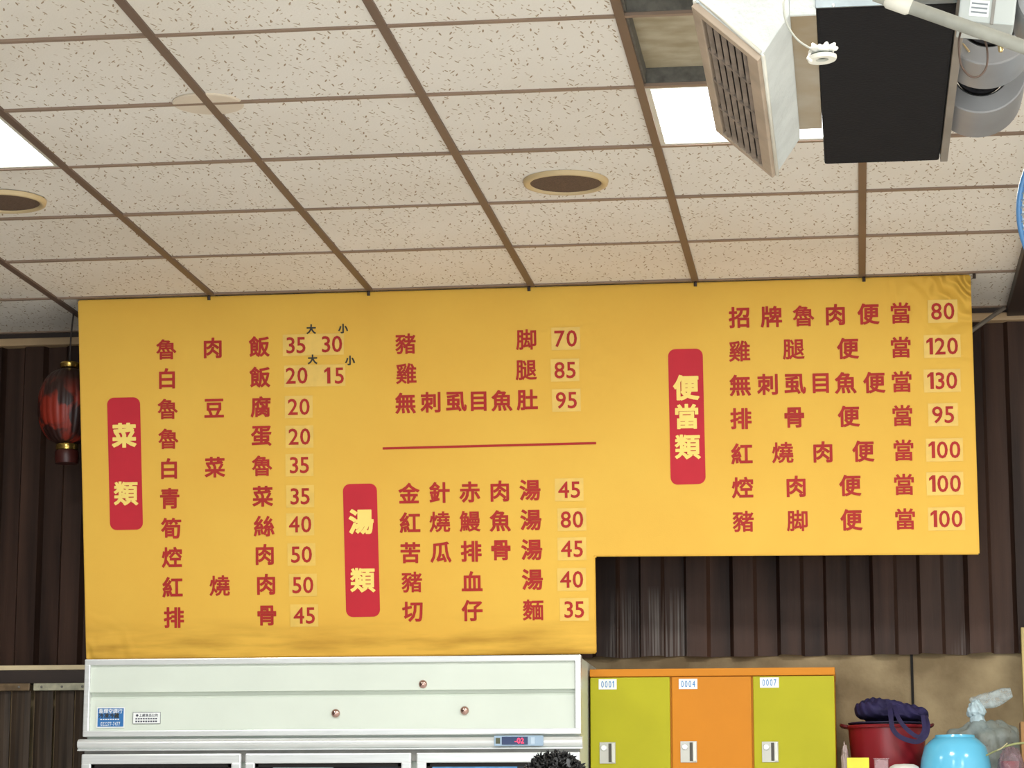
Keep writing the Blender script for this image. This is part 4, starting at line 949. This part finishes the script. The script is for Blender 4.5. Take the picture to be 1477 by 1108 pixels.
# yellow price card on a pale plastic box
yc = at_y(1237.5, 1093, 9.30)
tag(MB().box((yc.x - .039, 9.296, SZ), (yc.x + .039, 9.302, yc.z), .002).build('yellow_card', mat('bright_yellow_card', '#e9e038', .5, var=.05, scale=12), None, origin=(yc.x, 9.30, SZ)), 'bright yellow square card standing on the shelf before the red basin', 'card')
cl = thing('food_container', (.113, 9.315, SZ), 'clear pinkish plastic tub right behind the yellow card', 'container')
M_CLEAR = glass_film('clear_pink_plastic', '#c9a3a6', .45, .15, .2, 10)
cz_ = at_y(1265, 1094, 9.31).z - SZ
MB().prism([(.058, 9.305), (.108, 9.305), (.108, 9.345), (.058, 9.345)], 2, SZ, SZ + cz_ - .003, .004).build('tub', M_CLEAR, cl)
MB().box((.055, 9.302, SZ + cz_ - .003), (.111, 9.348, SZ + cz_), .001).build('lid', M_CLEAR, cl)
fo = at_y(1304, 1102, 9.30); M_FOAM = mat('white_foam', '#d8d8d0', .6, var=.06, scale=20)
cup = MB().lathe([(.052, 0), (.060, .05), (.058, fo.z - SZ - .024), (.050, fo.z - SZ - .010), (.034, fo.z - SZ - .002), (0, fo.z - SZ)], (fo.x, 9.29, SZ), 2, 40).build('foam_bowl', M_FOAM, None, True, origin=(fo.x, 9.29, SZ))
tag(cup, 'round white bowl lid peeping up in front of the red basin', 'bowl')
wb = MB(); b2 = bmesh.new(); bmesh.ops.create_icosphere(b2, subdivisions=4, radius=1)
for v in b2.verts:
    x, y, zz = v.co; k = 1 + .15 * math.sin(8 * x + 6 * zz) * math.cos(5 * y + 3 * zz); v.co = Vector((-.045, 9.40, SZ + .085)) + Vector((x * .014 * k, y * .04 * k, zz * .085 * k))
wb.merge(b2); tag(wb.build('plastic_wrap', glass_film('pinkish_film', '#cdb9b4', .7, .3, .8, 20), None, True, origin=(-.045, 9.40, SZ)), 'crumpled pale plastic wrap squeezed between the lime locker and red basin', 'plastic wrap')
# greens and a red-lidded thing in a loose bag at the right
rc = at_y(1457, 1098, 9.30)
rp_ = thing('bagged_cup', (rc.x, 9.32, SZ), 'red cup inside a crumpled clear bag below the thin green stalk', 'cup')
MB().lathe([(0, 0), (.026, 0), (.032, rc.z - SZ - .01), (.034, rc.z - SZ), (.030, rc.z - SZ), (.027, .01), (0, .01)], (rc.x, 9.32, SZ), 2, 32).build('cup', mat('red_cup_plastic', '#a01a20', .35), rp_, True, auto=40)
b = MB(); b2 = bmesh.new(); bmesh.ops.create_icosphere(b2, subdivisions=4, radius=1)
for v in b2.verts:
    x, y, zz = v.co; k = 1 + .10 * math.sin(11 * x + 6 * zz) * math.cos(9 * y + 3 * zz); v.co = Vector((rc.x + .004, 9.32, SZ + .075)) + Vector((x * .046 * k, y * .045 * k, zz * .080 * k)); v.co.z = max(v.co.z, SZ)
b.merge(b2); b.build('bag_film', glass_film('clear_mauve_film', '#9c8088', .45, .2, .8, 26), rp_, True)
sg = thing('scallion', at_y(1452, 1082, 9.27), 'thin green and straw-coloured stalk lying across the clear bag with the red cup', 'scallion')
MB().tube(bez([at_y(1422, 1090, 9.262), at_y(1437, 1083, 9.255), at_y(1450, 1077, 9.255), at_y(1466, 1073, 9.26), at_y(1492, 1071, 9.28)]), [.003] * 33 + [.004] * 32, 8).build('stalk', mat('pale_green_stalk', '#9aa06a', .5, var=.15, scale=30), sg, True)
MB().tube(bez([at_y(1437, 1083, 9.255), at_y(1444, 1080, 9.25), at_y(1453, 1072, 9.25)]), .0022, 6).build('leaf', mat('straw_leaf', '#c3b98f', .5), sg, True)
# cardboard box and a pale timber post at the right edge
cbp = at_y(1472, 1041, 9.36)
tag(MB().box((cbp.x, 9.36, SZ), (cbp.x + .2, 9.46, cbp.z), .003).build('cardboard_box', mat('cardboard', '#a87f50', .8, var=.06), None, origin=(cbp.x, 9.36, SZ)), 'brown cardboard box behind the tip of the green stalk', 'box')
pp = at_y(1472.5, 905, 9.735)
tag(MB().box((pp.x, 9.735, 0), (pp.x + .06, 9.775, pp.z), .003).build('timber_post', mat('pale_timber', '#cdb878', .6, stretch=(4, 4, 1), var=.1), None, origin=(pp.x, 9.755, 0)), 'pale yellowish timber post standing behind the cardboard box', 'post')
